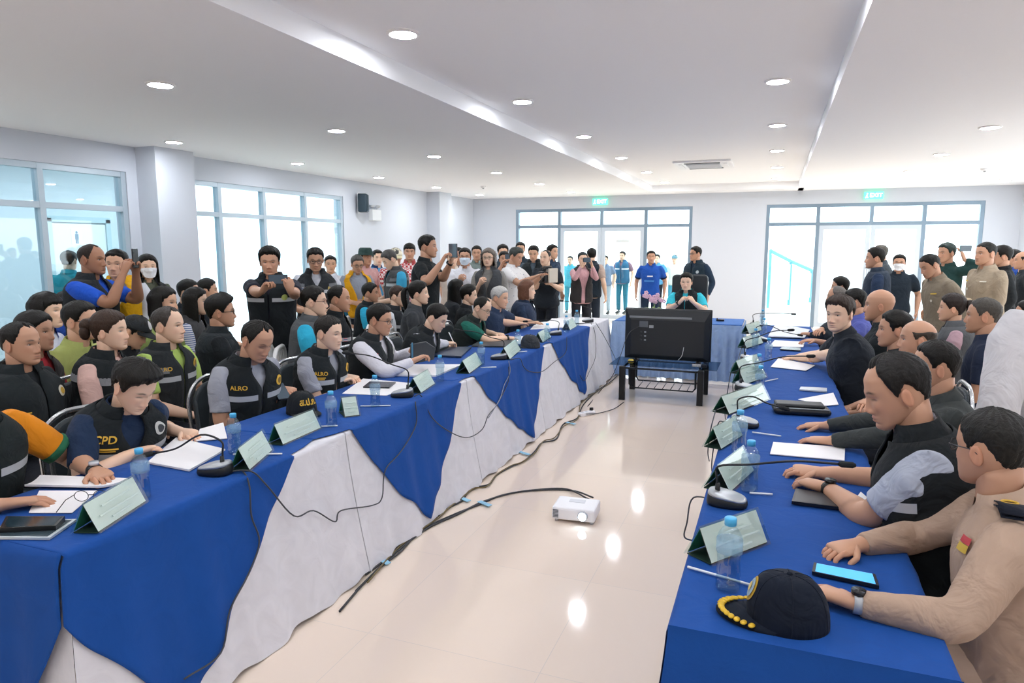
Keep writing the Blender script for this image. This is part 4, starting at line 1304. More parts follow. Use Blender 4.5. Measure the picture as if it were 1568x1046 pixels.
SILV = mat('mic_silver', '#b4b8bb', .35, .5); MICB = mat('mic_black', '#17191b', .5); FOAM = mat('mic_foam', '#1d2022', .9, bump=.4, bscale=500)


def microphone(label, base, tip, group='conference microphones'):
    base = np.asarray(base); tip = np.asarray(tip)
    d = tip - base; yaw = math.atan2(d[1], d[0])
    t = empty('conference_microphone', base, yaw - math.pi / 2, label, 'microphone', group)
    M = rotz(-(yaw - math.pi / 2)); tl = M @ d
    a = np.arange(20) * 2 * np.pi / 20
    def ov(sx, sy, z, tilt=0.0): return np.stack([sx * np.sign(np.cos(a)) * np.abs(np.cos(a)) ** .75, sy * np.sign(np.sin(a)) * np.abs(np.sin(a)) ** .75, z - tilt * np.sin(a)], 1)
    MB().loft([ov(.052, .07, 0), ov(.055, .073, .01), ov(.052, .07, .026, .006), ov(.048, .065, .034, .010)]).build('base', MICB, t)
    MB().loft([ov(.052, .069, .030, .010), ov(.050, .066, .038, .012), ov(.044, .058, .042, .013)]).build('top_plate', SILV, t)
    sx = np.array([0, -.035, .04])
    hz = max(.16, tl[2] * .75)
    c = [sx, sx + (0, -.004, .05), sx + (0, -.0, hz * .62), np.array([0, tl[1] * .18, hz]), np.array([0, tl[1] * .55, hz * .3 + tl[2] * .72]), np.array([0, tl[1] * .9, tl[2]])]
    c = np.array(c); tt = np.linspace(0, 1, 26); pts = catmull(c, 5)
    MB().tube([c[0] - (0, 0, .01), c[0] + (0, 0, .035)], [.011, .008], 8).build('socket', MICB, t)
    MB().tube(pts, .0042, 6).build('gooseneck', MICB, t)
    e = pts[-1]; dr = unit(pts[-1] - pts[-3])
    MB().tube([e - dr * .004, e + dr * .006, e + dr * .04, e + dr * .05], [.007, .011, .011, .005], 9).build('foam_head', FOAM, t)
    return t


def catmull(c, m=6):
    c = np.asarray(c, float); q = np.vstack([2 * c[0] - c[1], c, 2 * c[-1] - c[-2]]); out = []
    for i in range(1, len(q) - 2):
        for t in np.linspace(0, 1, m, endpoint=False):
            out.append(.5 * (2 * q[i] + (q[i + 1] - q[i - 1]) * t + (2 * q[i - 1] - 5 * q[i] + 4 * q[i + 1] - q[i + 2]) * t * t + (3 * q[i] - q[i - 1] - 3 * q[i + 1] + q[i + 2]) * t ** 3))
    out.append(c[-1])
    return np.array(out)


ACRY = glass_material('acrylic', '#f8fcfa', .09); PLATE = mat('name_paper', '#f1f8f3', .5); GREENM = mat('plate_green', '#2f7a5a', .5); PRINT = mat('faint_print', '#c6d6cd', .6)


def nameplate(label, p0, p1, h=.105, w=.10, group='tent name plates'):
    """p0-p1: foot of the face that looks at the aisle"""
    p0 = np.asarray(p0, float); p1 = np.asarray(p1, float); d = p1 - p0; L = np.linalg.norm(d); c = (p0 + p1) / 2
    t = empty('name_plate', c, math.atan2(d[1], d[0]), label, 'name plate', group)
    L2 = L / 2
    # local: x along the plate, the front foot on y = 0, the tent runs to y = w
    def panel(y0, y1, ins, th, z0=0.0):
        n = unit(np.cross([1, 0, 0], [0, y1 - y0, h])); q = [(-L2 + ins, y0 + (y1 - y0) * (z0 / h), z0), (L2 - ins, y0 + (y1 - y0) * (z0 / h), z0), (L2 - ins, y1 - (y1 - y0) * ins / h, h - ins), (-L2 + ins, y1 - (y1 - y0) * ins / h, h - ins)]
        return q, n
    q, n = panel(0, w / 2, 0, .003); MB().poly(q, .003, n).build('front_acrylic', ACRY, t, smooth=False)
    q, n = panel(.004, w / 2 + .004, .008, .001, .006); MB().poly(q, -.0015, n).build('name_card', PLATE, t, smooth=False)
    q, n = panel(w, w / 2, 0, .003); MB().poly(q, .003, n).build('back_acrylic', ACRY, t, smooth=False)
    q, n = panel(w - .006, w / 2 - .002, .008, .001, .006); MB().poly(q, .0015, n).build('back_card', GREENM, t, smooth=False)
    MB().box((0, w / 2, .0015), (L - .01, w - .02, .003)).build('floor_card', mat('card_dark', '#20392f', .6), t, smooth=False)
    for k, (zz, ww) in enumerate(((.68, .55), (.45, .75), (.25, .4))):
        yb = w / 2 * zz - .006
        MB().box((0, yb, h * zz), (L * ww, .0012, .006), M=rotx(-math.atan2(w / 2, h))).build('printed_line', PRINT, t, smooth=False)
    return t


def flat(name, label, cat, quad, z=.757, th=.002, m=None, group=None, curl_=0.0):
    """thin sheet from four photo corners on the table plane"""
    P = np.array([px(x, y, Z=z) for x, y in quad]); c = P.mean(0); c[2] = z
    n = 9; U, V = np.meshgrid(np.linspace(0, 1, n), np.linspace(0, 1, n))
    Q = (P[0] * ((1 - U) * (1 - V))[..., None] + P[1] * (U * (1 - V))[..., None] + P[2] * (U * V)[..., None] + P[3] * ((1 - U) * V)[..., None])
    Q = Q - c; Q[..., 2] = curl_ * (U - .5) ** 2 * 4
    mb = MB(); a = Q + np.array([0, 0, th]); mb.grid(a); mb.grid(Q[::-1])
    ring = lambda X: np.vstack([X[0, :-1], X[:-1, -1], X[-1, :0:-1], X[:0:-1, 0]])
    mb.grid(np.stack([np.vstack([ring(Q), ring(Q)[:1]]), np.vstack([ring(a), ring(a)[:1]])]))
    o = mb.build(name, m or PAPER, loc=c, smooth='auto')
    return tag(o, label, cat, group)


PAPER = mat('paper', '#f1efef', .7)


def cable(label, pts, r=.005, c='#2b2c30', group='cables', name='cable', smooth_n=6):
    P = catmull(pts, smooth_n); o0 = P.mean(0); o0[2] = P[:, 2].min()
    o = MB().tube(P - o0, r, 6).build(name, mat('rubber', c, .5), loc=o0)
    return tag(o, label, 'cable', group)
# ---------------------------------------------------------------- who is where
YEL, SIL = '#e3b53c', '#b7babd'
def VEST(c='#1e2325', stripe=True, **k): return dict(c=c, stripe=[(.66, .034, SIL)] if stripe else [], **k)
def TW(x, y, z=.785): return tuple(px(x, y, Z=z))
def check_cloth():
    m = bpy.data.materials.new('red_check'); m.use_nodes = True; nt = m.node_tree; b = nt.nodes['Principled BSDF']
    tc = nt.nodes.new('ShaderNodeTexCoord'); ck = nt.nodes.new('ShaderNodeTexChecker'); ck.inputs['Scale'].default_value = 34
    ck.inputs['Color1'].default_value = lin('#b8323a') + (1,); ck.inputs['Color2'].default_value = lin('#e9d9d8') + (1,)
    nt.links.new(tc.outputs['Object'], ck.inputs['Vector']); nt.links.new(ck.outputs['Color'], b.inputs['Base Color']); b.inputs['Roughness'].default_value = .85
    return m
def print_cloth():
    m = bpy.data.materials.new('printed_cotton'); m.use_nodes = True; nt = m.node_tree; b = nt.nodes['Principled BSDF']
    tc = nt.nodes.new('ShaderNodeTexCoord'); v = nt.nodes.new('ShaderNodeTexVoronoi'); v.inputs['Scale'].default_value = 26
    r = nt.nodes.new('ShaderNodeValToRGB'); r.color_ramp.elements[0].color = lin('#8a8f98') + (1,); r.color_ramp.elements[0].position = .14
    r.color_ramp.elements[1].color = lin('#e6e4e2') + (1,); r.color_ramp.elements[1].position = .2
    nt.links.new(tc.outputs['Object'], v.inputs['Vector']); nt.links.new(v.outputs['Distance'], r.inputs[0]); nt.links.new(r.outputs[0], b.inputs['Base Color']); b.inputs['Roughness'].default_value = .85
    return m
def stripe_cloth(c1, c2):
    m = bpy.data.materials.new('striped_cotton'); m.use_nodes = True; nt = m.node_tree; b = nt.nodes['Principled BSDF']
    tc = nt.nodes.new('ShaderNodeTexCoord'); w = nt.nodes.new('ShaderNodeTexWave'); w.bands_direction = 'Z'; w.inputs['Scale'].default_value = 18
    r = nt.nodes.new('ShaderNodeValToRGB'); r.color_ramp.elements[0].color = lin(c1) + (1,); r.color_ramp.elements[0].position = .45; r.color_ramp.elements[1].color = lin(c2) + (1,); r.color_ramp.elements[1].position = .55
    nt.links.new(tc.outputs['Object'], w.inputs['Vector']); nt.links.new(w.outputs['Fac'], r.inputs[0]); nt.links.new(r.outputs[0], b.inputs['Base Color']); b.inputs['Roughness'].default_value = .85
    return m


ALROM = [('text', .66, .79, 'ALRO', .036, YEL), ('disc', -.62, .80, .030, YEL, '#8a6a1c')]
GL, GS = 'people seated along the left tables', 'people seated in rows behind the left tables'
P = {}
# --- seated at the left tables
P['L0'] = person('person at the left edge in an orange polo with green cuffs over an open booklet', (-48, 585, dict(X=-2.80)), 4, lean=14, skin='tan', shirt='#e08a1e', cuff='#2c6a4c', vest=VEST('#1f2626'),
    A=TW(8, 772), B=TW(146, 722), watch=('B', '#2a2a2c', '#c9ccd0'), lod=2, group=GL, fat=1.1, curl={'A': .4, 'B': .6}, marks=[('disc', .6, .6, .03, YEL)])
P['L1'] = person('person with thick black hair in a vest reading CPD, looking down at papers', (205, 592, dict(X=-2.66)), -12, lean=20, hpitch=32, hyaw=14, skin='light', th=.024, quiff=.012, shirt='#23344f', vest=VEST(v=.62),
    A=TW(205, 693), B=TW(278, 662), lod=2, group=GL, fat=1.16, eyes=False, curl={'A': .55, 'B': .75},
    marks=[('text', .58, .84, 'CPD', .045, YEL), ('lines', .58, .755, .10, YEL, 2), ('disc', -.60, .84, .030, '#c8c9c4', '#2c3136')])
P['L2'] = person('person with receding hair in an ALRO vest and grey shirt, looking down at a phone', (393, 522, dict(X=-2.78)), -10, lean=12, hpitch=26, hyaw=6, skin='tan', hair='recede', th=.009, shirt='#a2a5ae', vest=VEST(),
    A=TW(392, 612, .80), B=TW(432, 596, .82), lod=2, group=GL, fat=1.1, eyes=False, watch=('A', '#c0c2c4', '#3a3c40'), curl={'A': .7, 'B': .8}, marks=ALROM)
P['L3'] = person('person with cropped hair in an ALRO vest and grey shirt, hands clasped on the table', (503, 510, dict(X=-2.76)), -4, lean=12, hpitch=6, hyaw=10, skin='light', hair='short', th=.008, hc='#25211d', shirt='#a6a9b2', vest=VEST(),
    A=TW(520, 584), B=TW(532, 577), lod=2, group=GL, fat=1.1, curl={'A': .8, 'B': .8}, marks=ALROM + [('lines', .66, .735, .06, YEL, 2)])
P['L4'] = person('person in glasses, dark vest and white long-sleeved shirt holding a dark pouch', (581, 490, dict(X=-2.74)), 2, lean=12, hpitch=8, hyaw=8, skin='tan', th=.014, shirt='#dcdbe2', sleeve='long', vest=VEST('#25292b', False),
    A=TW(634, 552, .86), B=TW(632, 536, .88), lod=1, group=GL, fat=1.08, glasses='#1a1a1c', curl={'A': .9, 'B': .9}, marks=[('flag', .66, .82, .05), ('lines', .66, .74, .06, YEL, 2), ('disc', -.6, .82, .03, '#c9cac6', '#3b3f44')])
P['L5'] = person('person in dark vest and white long-sleeved shirt bending over to write in a notebook', (668, 487, dict(X=-2.70)), 4, lean=22, hpitch=26, hyaw=4, skin='light', th=.016, shirt='#dddce4', sleeve='long', vest=VEST('#25292b', False),
    A=TW(694, 527, .80), B=TW(676, 527, .79), lod=1, group=GL, fat=1.1, eyes=False, curl={'A': .9, 'B': .4})
P['L6'] = person('person in glasses and dark vest over a green short-sleeved shirt, arm stretched across the table', (738, 472, dict(X=-2.70)), 0, lean=22, hpitch=22, skin='light', hair='buzz', shirt='#24695a', vest=VEST('#252c2a', False),
    A=TW(778, 518), B=TW(760, 512), lod=1, group=GL, fat=1.15, glasses='#2a2422', watch=('A', '#1e1e20', '#2a2c30'), curl={'A': .8})
P['L7'] = person('white-haired person in a navy polo, both hands flat on the table', (765, 456, dict(X=-2.74)), 0, lean=14, hpitch=8, skin='mid', hc='#b9b7b2', th=.014, shirt='#2c3a52', A=TW(818, 500), B=TW(830, 497), lod=1, group=GL, fat=1.1, curl={'A': .25, 'B': .25})
P['L8'] = person('person with a brown bob and navy top at the far end of the left tables', (807, 444, dict(X=-2.74)), 8, lean=6, hyaw=4, skin='light', female=True, hair='bob', hc='#6d4a38', shirt='#2b3950', vest=VEST('#2e3a50', False, collar=False), A='lap', B='lap', lod=1, group=GL, fat=1.1)
for k, w in zip(('L0', 'L1', 'L2', 'L3', 'L4', 'L5', 'L6', 'L7', 'L8'), ('orange polo person', 'person reading CPD on the vest', 'ALRO vest person holding a phone', 'ALRO vest person with clasped hands', 'person holding a dark pouch', 'person writing in white sleeves', 'person in the green shirt', 'white-haired person', 'person with the brown bob')):
    chair_for(P[k], 'banquet', 'black vinyl banquet chair with silver frame under the %s' % w, 'banquet chairs')
# --- second rows on the left
S = {}
S['S0'] = person('balding person in a black jacket with a round badge, seated at the far left edge', (32, 527, dict(X=-3.72)), 12, lean=4, hyaw=6, skin='tan', hair='recede', th=.008, shirt='#23272a', sleeve='long', vest=VEST('#22282a', False, v=.85), lod=1, group=GS, fat=1.2, marks=[('disc', -.5, .76, .03, '#d9d6c4', '#c9a640'), ('lines', .62, .62, .09, YEL, 2)])
S['S1'] = person('person in a dark jacket with red collar, half hidden behind the balding person', (54, 508, dict(X=-4.0)), 20, skin='tan', female=True, hair='woman', shirt='#b1333c', sleeve='long', vest=VEST('#3a3735', False), lod=0, group=GS, hyaw=5)
S['S2'] = person('person with a black bob in a white and blue polo, seated by the window', (72, 476, dict(X=-4.75)), 25, skin='light', female=True, hair='bob_fringe', shirt='#d7dbe8', collar='#2b4aa0', lod=1, group=GS, hyaw=0, cuff='#2b4aa0', marks=[('rect', -.5, .62, .05, .03, '#2b4aa0')])
S['S3'] = person('person in an olive green polo behind the person with the hair bun', (124, 492, dict(X=-4.15)), 10, skin='mid', hair='short', shirt='#a9b268', lod=1, group=GS, hyaw=12, glasses='#222222')
S['S4'] = person('person with a brown hair bun and a grey and black vest over pink sleeves', (168, 507, dict(X=-3.62)), 22, skin='light', female=True, hair='bun', hc='#3a2a20', shirt='#d8b3a8', vest=VEST('#1e2325', False, yoke='#85878a'), lod=1, group=GS, hyaw=6)
S['S5'] = person('person in a blue shirt hidden behind the olive green polo', (104, 468, dict(X=-5.6)), 20, skin='mid', hair='bob', shirt='#2a4fa6', lod=0, group=GS, female=True)
S['S6'] = person('grey-haired person in a grey ALRO vest over a lime green shirt', (258, 499, dict(X=-3.62)), 6, lean=5, skin='light', hair='recede', hc='#3f3a36', th=.010, shirt='#b4cf6e', vest=VEST('#2a2e30', yoke='#77797c'), lod=2, group=GS, hyaw=14, marks=ALROM)
S['S7'] = person('person with dark parted hair in a muted green shirt behind the lime shirt', (251, 464, dict(X=-4.5)), 15, skin='mid', hair='bob', female=True, shirt='#8a9a58', lod=0, group=GS, hyaw=5)
S['S8'] = person('person bending low in a dark cap, behind the person with the hair bun', (206, 508, dict(X=-4.3)), 25, lean=14, hpitch=30, skin='mid', shirt='#222528', sleeve='long', cap=dict(c='#2b2e30', badge='#cfcfcf'), lod=0, group=GS, eyes=False)
S['S9'] = person('person in glasses and a black polo with small flag patches, facing the head table', (338, 478, dict(X=-3.85)), 48, lean=3, skin='tan', th=.022, quiff=.01, shirt='#1c2023', vest=VEST('#1e2427', False, yoke='#1e2427'), lod=1, group=GS, glasses='#15161a', fat=1.12, hyaw=-6, marks=[('flag', .85, .70, .05), ('lines', .85, .62, .09, YEL, 2)])
S['S10'] = person('person with long dark hair and a vest over striped sleeves by the window', (300, 462, dict(X=-4.7)), 30, skin='light', female=True, hair='long', stripes=stripe_cloth('#e4e6ee', '#6e7ea8'), vest=VEST('#4a4a4c', False), lod=0, group=GS)
S['S11'] = person('dark-haired person in black near the window, behind the striped sleeves', (289, 448, dict(X=-5.5)), 30, skin='mid', shirt='#22282e', lod=0, group=GS)
S['S11b'] = person('person seated farthest back by the window with short black hair', (318, 445, dict(X=-5.7)), 40, skin='mid', shirt='#2a3038', lod=0, group=GS)
S['S12'] = person('person in glasses and a grey vest over bright cyan sleeves', (481, 462, dict(X=-3.55)), 28, skin='light', th=.012, shirt='#36b6da', vest=VEST('#55585a', False), lod=1, group=GS, glasses='#6a3530', hyaw=0)
S['S13'] = person('balding person in a black vest beside the cyan sleeves', (519, 458, dict(X=-3.65)), 25, skin='tan', hair='recede', th=.006, shirt='#d4d5d8', vest=VEST('#1d2124'), lod=1, group=GS, fat=1.1, marks=[('flag', .7, .66, .05)])
S['S13b'] = person('person with black hair just behind the balding person in the black vest', (535, 455, dict(X=-5.2)), 25, skin='mid', shirt='#2a6f8f', lod=0, group=GS)
S['S14'] = person('person in a cyan shirt and black vest seated behind the white-sleeved person', (567, 449, dict(X=-4.4)), 25, skin='tan', th=.014, shirt='#35b3d8', vest=VEST('#1d2326', False), lod=1, group=GS)
S['S15'] = person('person in thin glasses with a dark vest over a white shirt, second row', (609, 454, dict(X=-3.8)), 12, skin='light', hair='short', hc='#3a2c26', th=.008, shirt='#dcdfe4', vest=VEST('#26292c'), lod=1, group=GS, glasses='#8a8d90')
S['S16'] = person('person with a ponytail in a charcoal jacket, second row', (641, 449, dict(X=-3.35)), 22, skin='light', female=True, hair='pony', shirt='#3b3e41', sleeve='long', lod=1, group=GS)
S['S17'] = person('person with long black hair in a dark jacket beside the green shirt', (699, 443, dict(X=-3.55)), 40, skin='mid', female=True, hair='long', shirt='#3c4044', sleeve='long', lod=0, group=GS)
S['S18'] = person('person with thick black hair in black, half hidden by the green shirt', (718, 453, dict(X=-3.25)), 35, skin='light', th=.022, shirt='#1d2022', lod=0, group=GS, hyaw=-15)
ck = {'S2': 'white and blue polo', 'S3': 'olive green polo', 'S6': 'lime green shirt', 'S9': 'black polo with flag patches', 'S12': 'bright cyan sleeves', 'S13': 'balding person in the black vest', 'S14': 'cyan shirt and black vest', 'S15': 'thin glasses and white shirt', 'S16': 'ponytail and charcoal jacket', 'S17': 'long black hair and dark jacket',
      'S1': 'red collar', 'S5': 'blue shirt', 'S7': 'muted green shirt', 'S8': 'dark cap', 'S10': 'striped sleeves', 'S11': 'black clothes near the window', 'S11b': 'person seated farthest back', 'S13b': 'black hair behind the balding person', 'S18': 'thick black hair'}
for k, w in ck.items(): chair_for(S[k], 'plastic', 'white plastic armchair under the %s in the left rows' % w, 'white plastic chairs', -.02)
for k, w in (('S0', 'balding person in the black jacket'), ('S4', 'person with the brown hair bun')): chair_for(S[k], 'banquet', 'black vinyl banquet chair with silver frame under the %s' % w, 'banquet chairs')
p = px(440, 529, Z=.87); ec = copy_tree(_proto['plastic']); ec.location = (p[0], p[1], 0); ec.rotation_euler = (0, 0, R(-78)); tag(ec, 'empty white plastic chair with slatted back between the two ALRO vests', 'chair', 'white plastic chairs')

# --- standing on the left
GT = 'people standing at the back of the room'
T = {}
ST = dict(pose='stand', lean=3)
T['T1'] = person('shaved-head person in a black vest and royal blue polo holding a phone up', (141, 398, dict(D=5.3)), 20, **ST, skin='dark', hair='buzz', hc='#2a221c', shirt='#2457c4', vest=VEST('#23272a', False), lod=1, group=GT, A='phone', B='phone', fat=1.12, marks=[('rect', .9, .7, .04, .03, '#d8dbe4')])
T['T2'] = person('person in a bright yellow jacket beside the left windows', (179, 405, dict(D=5.7)), -60, **ST, skin='mid', shirt='#cfd3d8', sleeve='long', vest=dict(c='#eab01c', v=.5, open=.5, gap=.05), cuff='#eab01c', A='clasp', B='clasp', lod=1, group=GT)
T['T3'] = person('person in a white face mask and black jacket with long hair', (226, 409, dict(D=6.3)), -30, **ST, skin='light', female=True, hair='long', shirt='#5b6152', sleeve='long', vest=dict(c='#1b1d20', v=.45, open=.5), mask='#eef0f4', A='clasp', B='clasp', lod=1, group=GT)
T['T0'] = person('person in teal standing in the corridor behind the glass', (106, 400, dict(X=-7.75)), 120, **ST, skin='light', shirt='#2a8c98', sleeve='long', trousers='#2c5a6a', lod=0, group=GT, A='down', B='down')
T['T4'] = person('person in a black vest with reflective stripe photographing with a phone held sideways', (413, 401, dict(D=5.9)), -62, **ST, skin='tan', hpitch=6, hyaw=8, th=.022, shirt='#2a2b36', vest=VEST('#202528'), lod=2, group=GT, fat=1.08, A=tuple(px(402, 446, D=5.5)) + ((.5, .3, .9),), B=tuple(px(445, 446, D=5.5)) + ((-.4, .3, .9),), curl={'A': 1.1, 'B': 1.1}, pn={'A': (1, 0, 0), 'B': (-1, .2, 0)}, marks=[('disc', -.6, .7, .026, '#b9c46a')])
T['T5'] = person('person in glasses with a stubbled face and a grey and black vest, standing', (483, 398, dict(D=7.0)), -50, **ST, skin='tan', hpitch=12, shirt='#c9cbd2', vest=VEST('#26292c', yoke='#6e7073'), glasses='#222222', A='clasp', B='clasp', lod=1, group=GT, marks=[('disc', -.6, .72, .03, '#c9b05a'), ('flag', .6, .72, .05)], fat=1.1)
T['T5b'] = person('person mostly hidden behind the glasses and stubble', (506, 405, dict(D=9.0)), -50, **ST, skin='mid', shirt='#c9cdd4', lod=0, group=GT, A='down', B='down')
T['T6'] = person('grey-haired person with a yellow vest over a grey shirt', (547, 405, dict(D=8.8)), -40, **ST, skin='tan', hpitch=14, hc='#55524e', shirt='#9aa0ac', glasses='#333333', vest=dict(c='#e2a51e', v=.3, open=.6, gap=.10), A='clasp', B='clasp', lod=1, group=GT)
T['T7'] = person('person wearing a dark green hat and pink shirt', (560, 394, dict(D=9.5)), -20, **ST, skin='tan', shirt='#d3a6a4', cap=dict(c='#2f4440', hat=True, full=False), A='down', B='down', lod=1, group=GT)
T['T8'] = person('person in a sky blue polo beside the hat wearer', (578, 395, dict(D=10.4)), -20, **ST, skin='light', shirt='#57a4d2', collar='#1f3d68', A='down', B='down', lod=1, group=GT, hyaw=-20)
T['T9'] = person('person with head bowed in a grey vest over cyan sleeves', (597, 398, dict(D=8.4)), -130, **ST, skin='light', hpitch=28, hc='#4c4a48', shirt='#48b2dc', cuff='#20304c', vest=VEST('#4a4c4e', yoke='#77797b'), A='clasp', B='clasp', lod=1, group=GT, eyes=False)
T['T10'] = person('person in a white cap with black and gold front and a checked shirt', (606, 394, dict(D=9.3)), -50, **ST, skin='tan', hpitch=15, shirt='#a94a4a', stripes=check_cloth(), cap=dict(c='#e6dfc8', badge='#2a2a22', brim='#d9cfa8'), A='cross', B='cross', lod=1, group=GT)
T['T11'] = person('young person with a dark fringe in a red checked shirt against the far wall', (627, 386, dict(D=10.0)), -60, **ST, skin='tan', hair='fringe', shirt='#a94a4a', stripes=check_cloth(), A='down', B='down', lod=0, group=GT, trousers='#b0313a')
T['T12'] = person('tall person in a black shirt holding a tablet up to take a photo', (655, 378, dict(D=7.7)), 12, **ST, skin='tan', th=.012, shirt='#1d2224', A=tuple(px(676, 402, D=7.3)) + ((.4, .3, .9),), B=tuple(px(690, 402, D=7.55)) + ((.2, .2, .9),), curl={'A': 1.0, 'B': 1.0}, lod=1, group=GT, fat=1.12, watch=('B', '#222222', '#333333'))
T['T13'] = person('person in a pale blue face mask and white shirt with a lanyard', (712, 394, dict(D=9.2)), -70, **ST, skin='tan', shirt='#dfe0e6', mask='#d5e2ee', A='chest', B='down', lod=1, group=GT)
T['T14'] = person('person peeking between the tablet and the face mask', (702, 391, dict(D=10.9)), -60, **ST, skin='tan', shirt='#8a7a74', A='down', B='down', lod=0, group=GT)
T['T14b'] = person('person in a cream shirt behind the raised tablet', (693, 396, dict(D=10.0)), -60, **ST, skin='light', hair='ring', shirt='#d9cfc2', A='down', B='down', lod=0, group=GT)
T['T15'] = person('short-haired person behind the face mask and the curly grey hair', (730, 388, dict(D=11.4)), -70, **ST, skin='tan', shirt='#7d8a86', A='down', B='down', lod=0, group=GT)
T['T16'] = person('person with curly grey hair and glasses in a dark scarf', (748, 395, dict(D=8.5)), -80, **ST, skin='light', female=True, hair='curly', hc='#6f675f', shirt='#8d8a84', vest=dict(c='#4a4d50', v=.5, open=.4), glasses='#7a7068', A='chest', B='clasp', lod=1, group=GT)
T['T17'] = person('person in dark clothes taking a picture behind the curly grey hair', (772, 397, dict(D=10.4)), -60, **ST, skin='tan', shirt='#38424c', A='phone', B='phone', lod=0, group=GT)
T['T17b'] = person('person with thick dark hair at the back of the photographers', (770, 387, dict(D=11.2)), -60, **ST, skin='mid', th=.022, shirt='#33404a', A='down', B='down', lod=0, group=GT)
T['T18'] = person('person in a white printed shirt looking down at a phone', (790, 393, dict(D=9.3)), -10, **ST, skin='tan', hpitch=16, th=.018, hc='#3e423e', shirt='#dfdedd', stripes=print_cloth(), A=tuple(px(820, 424, D=9.0)), B=tuple(px(828, 424, D=9.2)), lod=1, group=GT, fat=1.1)
T['T19'] = person('person at the very back beside the left door frame', (797, 382, dict(D=12.3)), -70, **ST, skin='mid', shirt='#2b3640', A='down', B='down', lod=0, group=GT)
T['T20'] = person('person in a dark vest behind the video camera', (817, 388, dict(D=10.9)), -80, **ST, skin='mid', shirt='#54606a', vest=VEST('#252b2d', False), hpitch=14, A='down', B='down', lod=0, group=GT)
T['T21'] = person('camera operator in a black t-shirt carrying a video camera', (835, 395, dict(D=10.0)), -100, **ST, skin='light', hair='buzz', shirt='#262c33', A=tuple(px(825, 430, D=9.8)), B=tuple(px(846, 436, D=9.7)), lod=1, group=GT, fat=1.12)
T['T22'] = person('person in navy looking away beside the left entrance frame', (846, 386, dict(D=11.6)), -20, **ST, skin='mid', shirt='#2d3f55', A='down', B='down', lod=0, group=GT)
T['T23'] = person('person filming with a small camera, black shawl over pink sleeves', (892, 397, dict(D=11.0)), -60, **ST, skin='light', female=True, hair='short', hc='#2d3436', shirt='#d3a5a8', sleeve='long', vest=dict(c='#3a3838', v=.3, open=.5, gap=.1), A='phone', B='phone', lod=1, group=GT, trousers='#2b2d33')
T['T24'] = person('person in a black vest walking away through the left entrance', (906, 391, dict(D=11.8)), 80, **ST, skin='light', hair='short', shirt='#bda79a', vest=VEST('#25303a', False), A='down', B='down', lod=1, group=GT, hyaw=30, trousers='#2b3440')
GO = 'people outside the glass doors'
T['O1'] = person('person in a cyan shirt outside the left door leaf', (873, 400, dict(D=16.9)), -90, **ST, skin='light', female=True, hair='short', shirt='#4fb6cc', trousers='#3f9fb6', A='down', B='down', lod=0, group=GO)
T['O2'] = person('person in grey outside, cut off by the door stile', (927, 398, dict(D=16.9)), -90, **ST, skin='light', shirt='#7d8fa8', trousers='#aebbc6', A='down', B='down', lod=0, group=GO)
T['O3'] = person('person in a blue vest with white band outside the middle of the door', (953, 392, dict(D=17.0)), -100, **ST, skin='light', shirt='#8a6f80', vest=dict(c='#3c6f92', stripe=[(.62, .03, '#e6eaf0')]), trousers='#3a7f96', A='down', B='down', lod=0, group=GO)
T['O5'] = person('person in blue outside, behind the blue sports shirt', (1006, 396, dict(D=17.2)), -100, **ST, skin='light', shirt='#5c9cc4', A='down', B='down', lod=0, group=GO)
T['O6'] = person('person in a white shirt and cap outside, behind the chairman', (1033, 397, dict(D=17.2)), -95, **ST, skin='light', shirt='#dfe9e4', cap=dict(c='#6c93a0'), trousers='#4a9ab4', A='down', B='down', lod=0, group=GO)
T['T25'] = person('person in a blue sports shirt standing behind the orchid vase', (997, 394, dict(D=12.4)), -85, **ST, skin='tan', hpitch=-3, shirt='#2456b0', A='down', B='down', lod=1, group=GT, hyaw=10, cuff='#1c2a48', trousers='#22324a', marks=[('rect', 0, .60, .16, .022, '#e6e9f2'), ('rect', .1, .42, .2, .03, '#3f86d0')])
T['T26'] = person('person in a dark navy jacket standing behind the black office chair', (1065, 389, dict(D=11.4)), -120, **ST, skin='tan', hyaw=-25, shirt='#26374a', sleeve='long', vest=VEST('#23333f', False, v=.8), A='down', B='down', lod=1, group=GT, glasses='#555555', marks=[('disc', -.5, .72, .026, '#aebcc2')])
# chairman
P['C0'] = person('chairman seated at the head table, hands joined, black vest over cyan sleeves', (1051, 432, dict(Y=9.82)), -92, lean=8, skin='light', th=.018, hpitch=4, shirt='#3cc3d6', vest=dict(c='#20262a', v=.8, open=.25, stripe=[(.44, .03, '#dfe5ec')]), A=tuple(px(1040, 464, Y=9.50)) + ((.6, -.1, .9),), B=tuple(px(1063, 464, Y=9.50)) + ((-.6, -.1, .9),), curl={'A': 1.2, 'B': 1.2}, pn={'A': (1, .4, -.3), 'B': (-1, .4, -.3)}, elbow={'A': (.8, .1, -1), 'B': (-.8, .1, -1)}, lod=2, fat=1.12, watch=('A', '#1d1d20', '#2a2a2e'), marks=[('lines', .55, .72, .08, YEL, 2)])
oc = empty('office_chair', (P['C0']['loc'][0], P['C0']['loc'][1] + .02, 0), R(180), 'black high-backed office chair behind the head table', 'chair')
LEA = mat('black_leather', '#20262b', .4, bump=.1, bscale=60)
mb = MB(); mb.poly(np.array(arc_back(.255, .50, 1.28, .06, -.30)), .09, (0, 1, 0)); mb.build('backrest', LEA, oc, smooth=False, bevel=.025)
MB().box((0, .05, .40), (.52, .52, .09)).build('seat', LEA, oc, smooth=False, bevel=.03)
for s in (-1, 1): MB().tube([(s * .29, -.15, .42), (s * .30, -.18, .64), (s * .30, .12, .66)], .02, 8).build('armrest', BLK, oc)
MB().tube([(0, .02, .36), (0, .02, .10)], .03, 10).build('column', CHROME, oc)
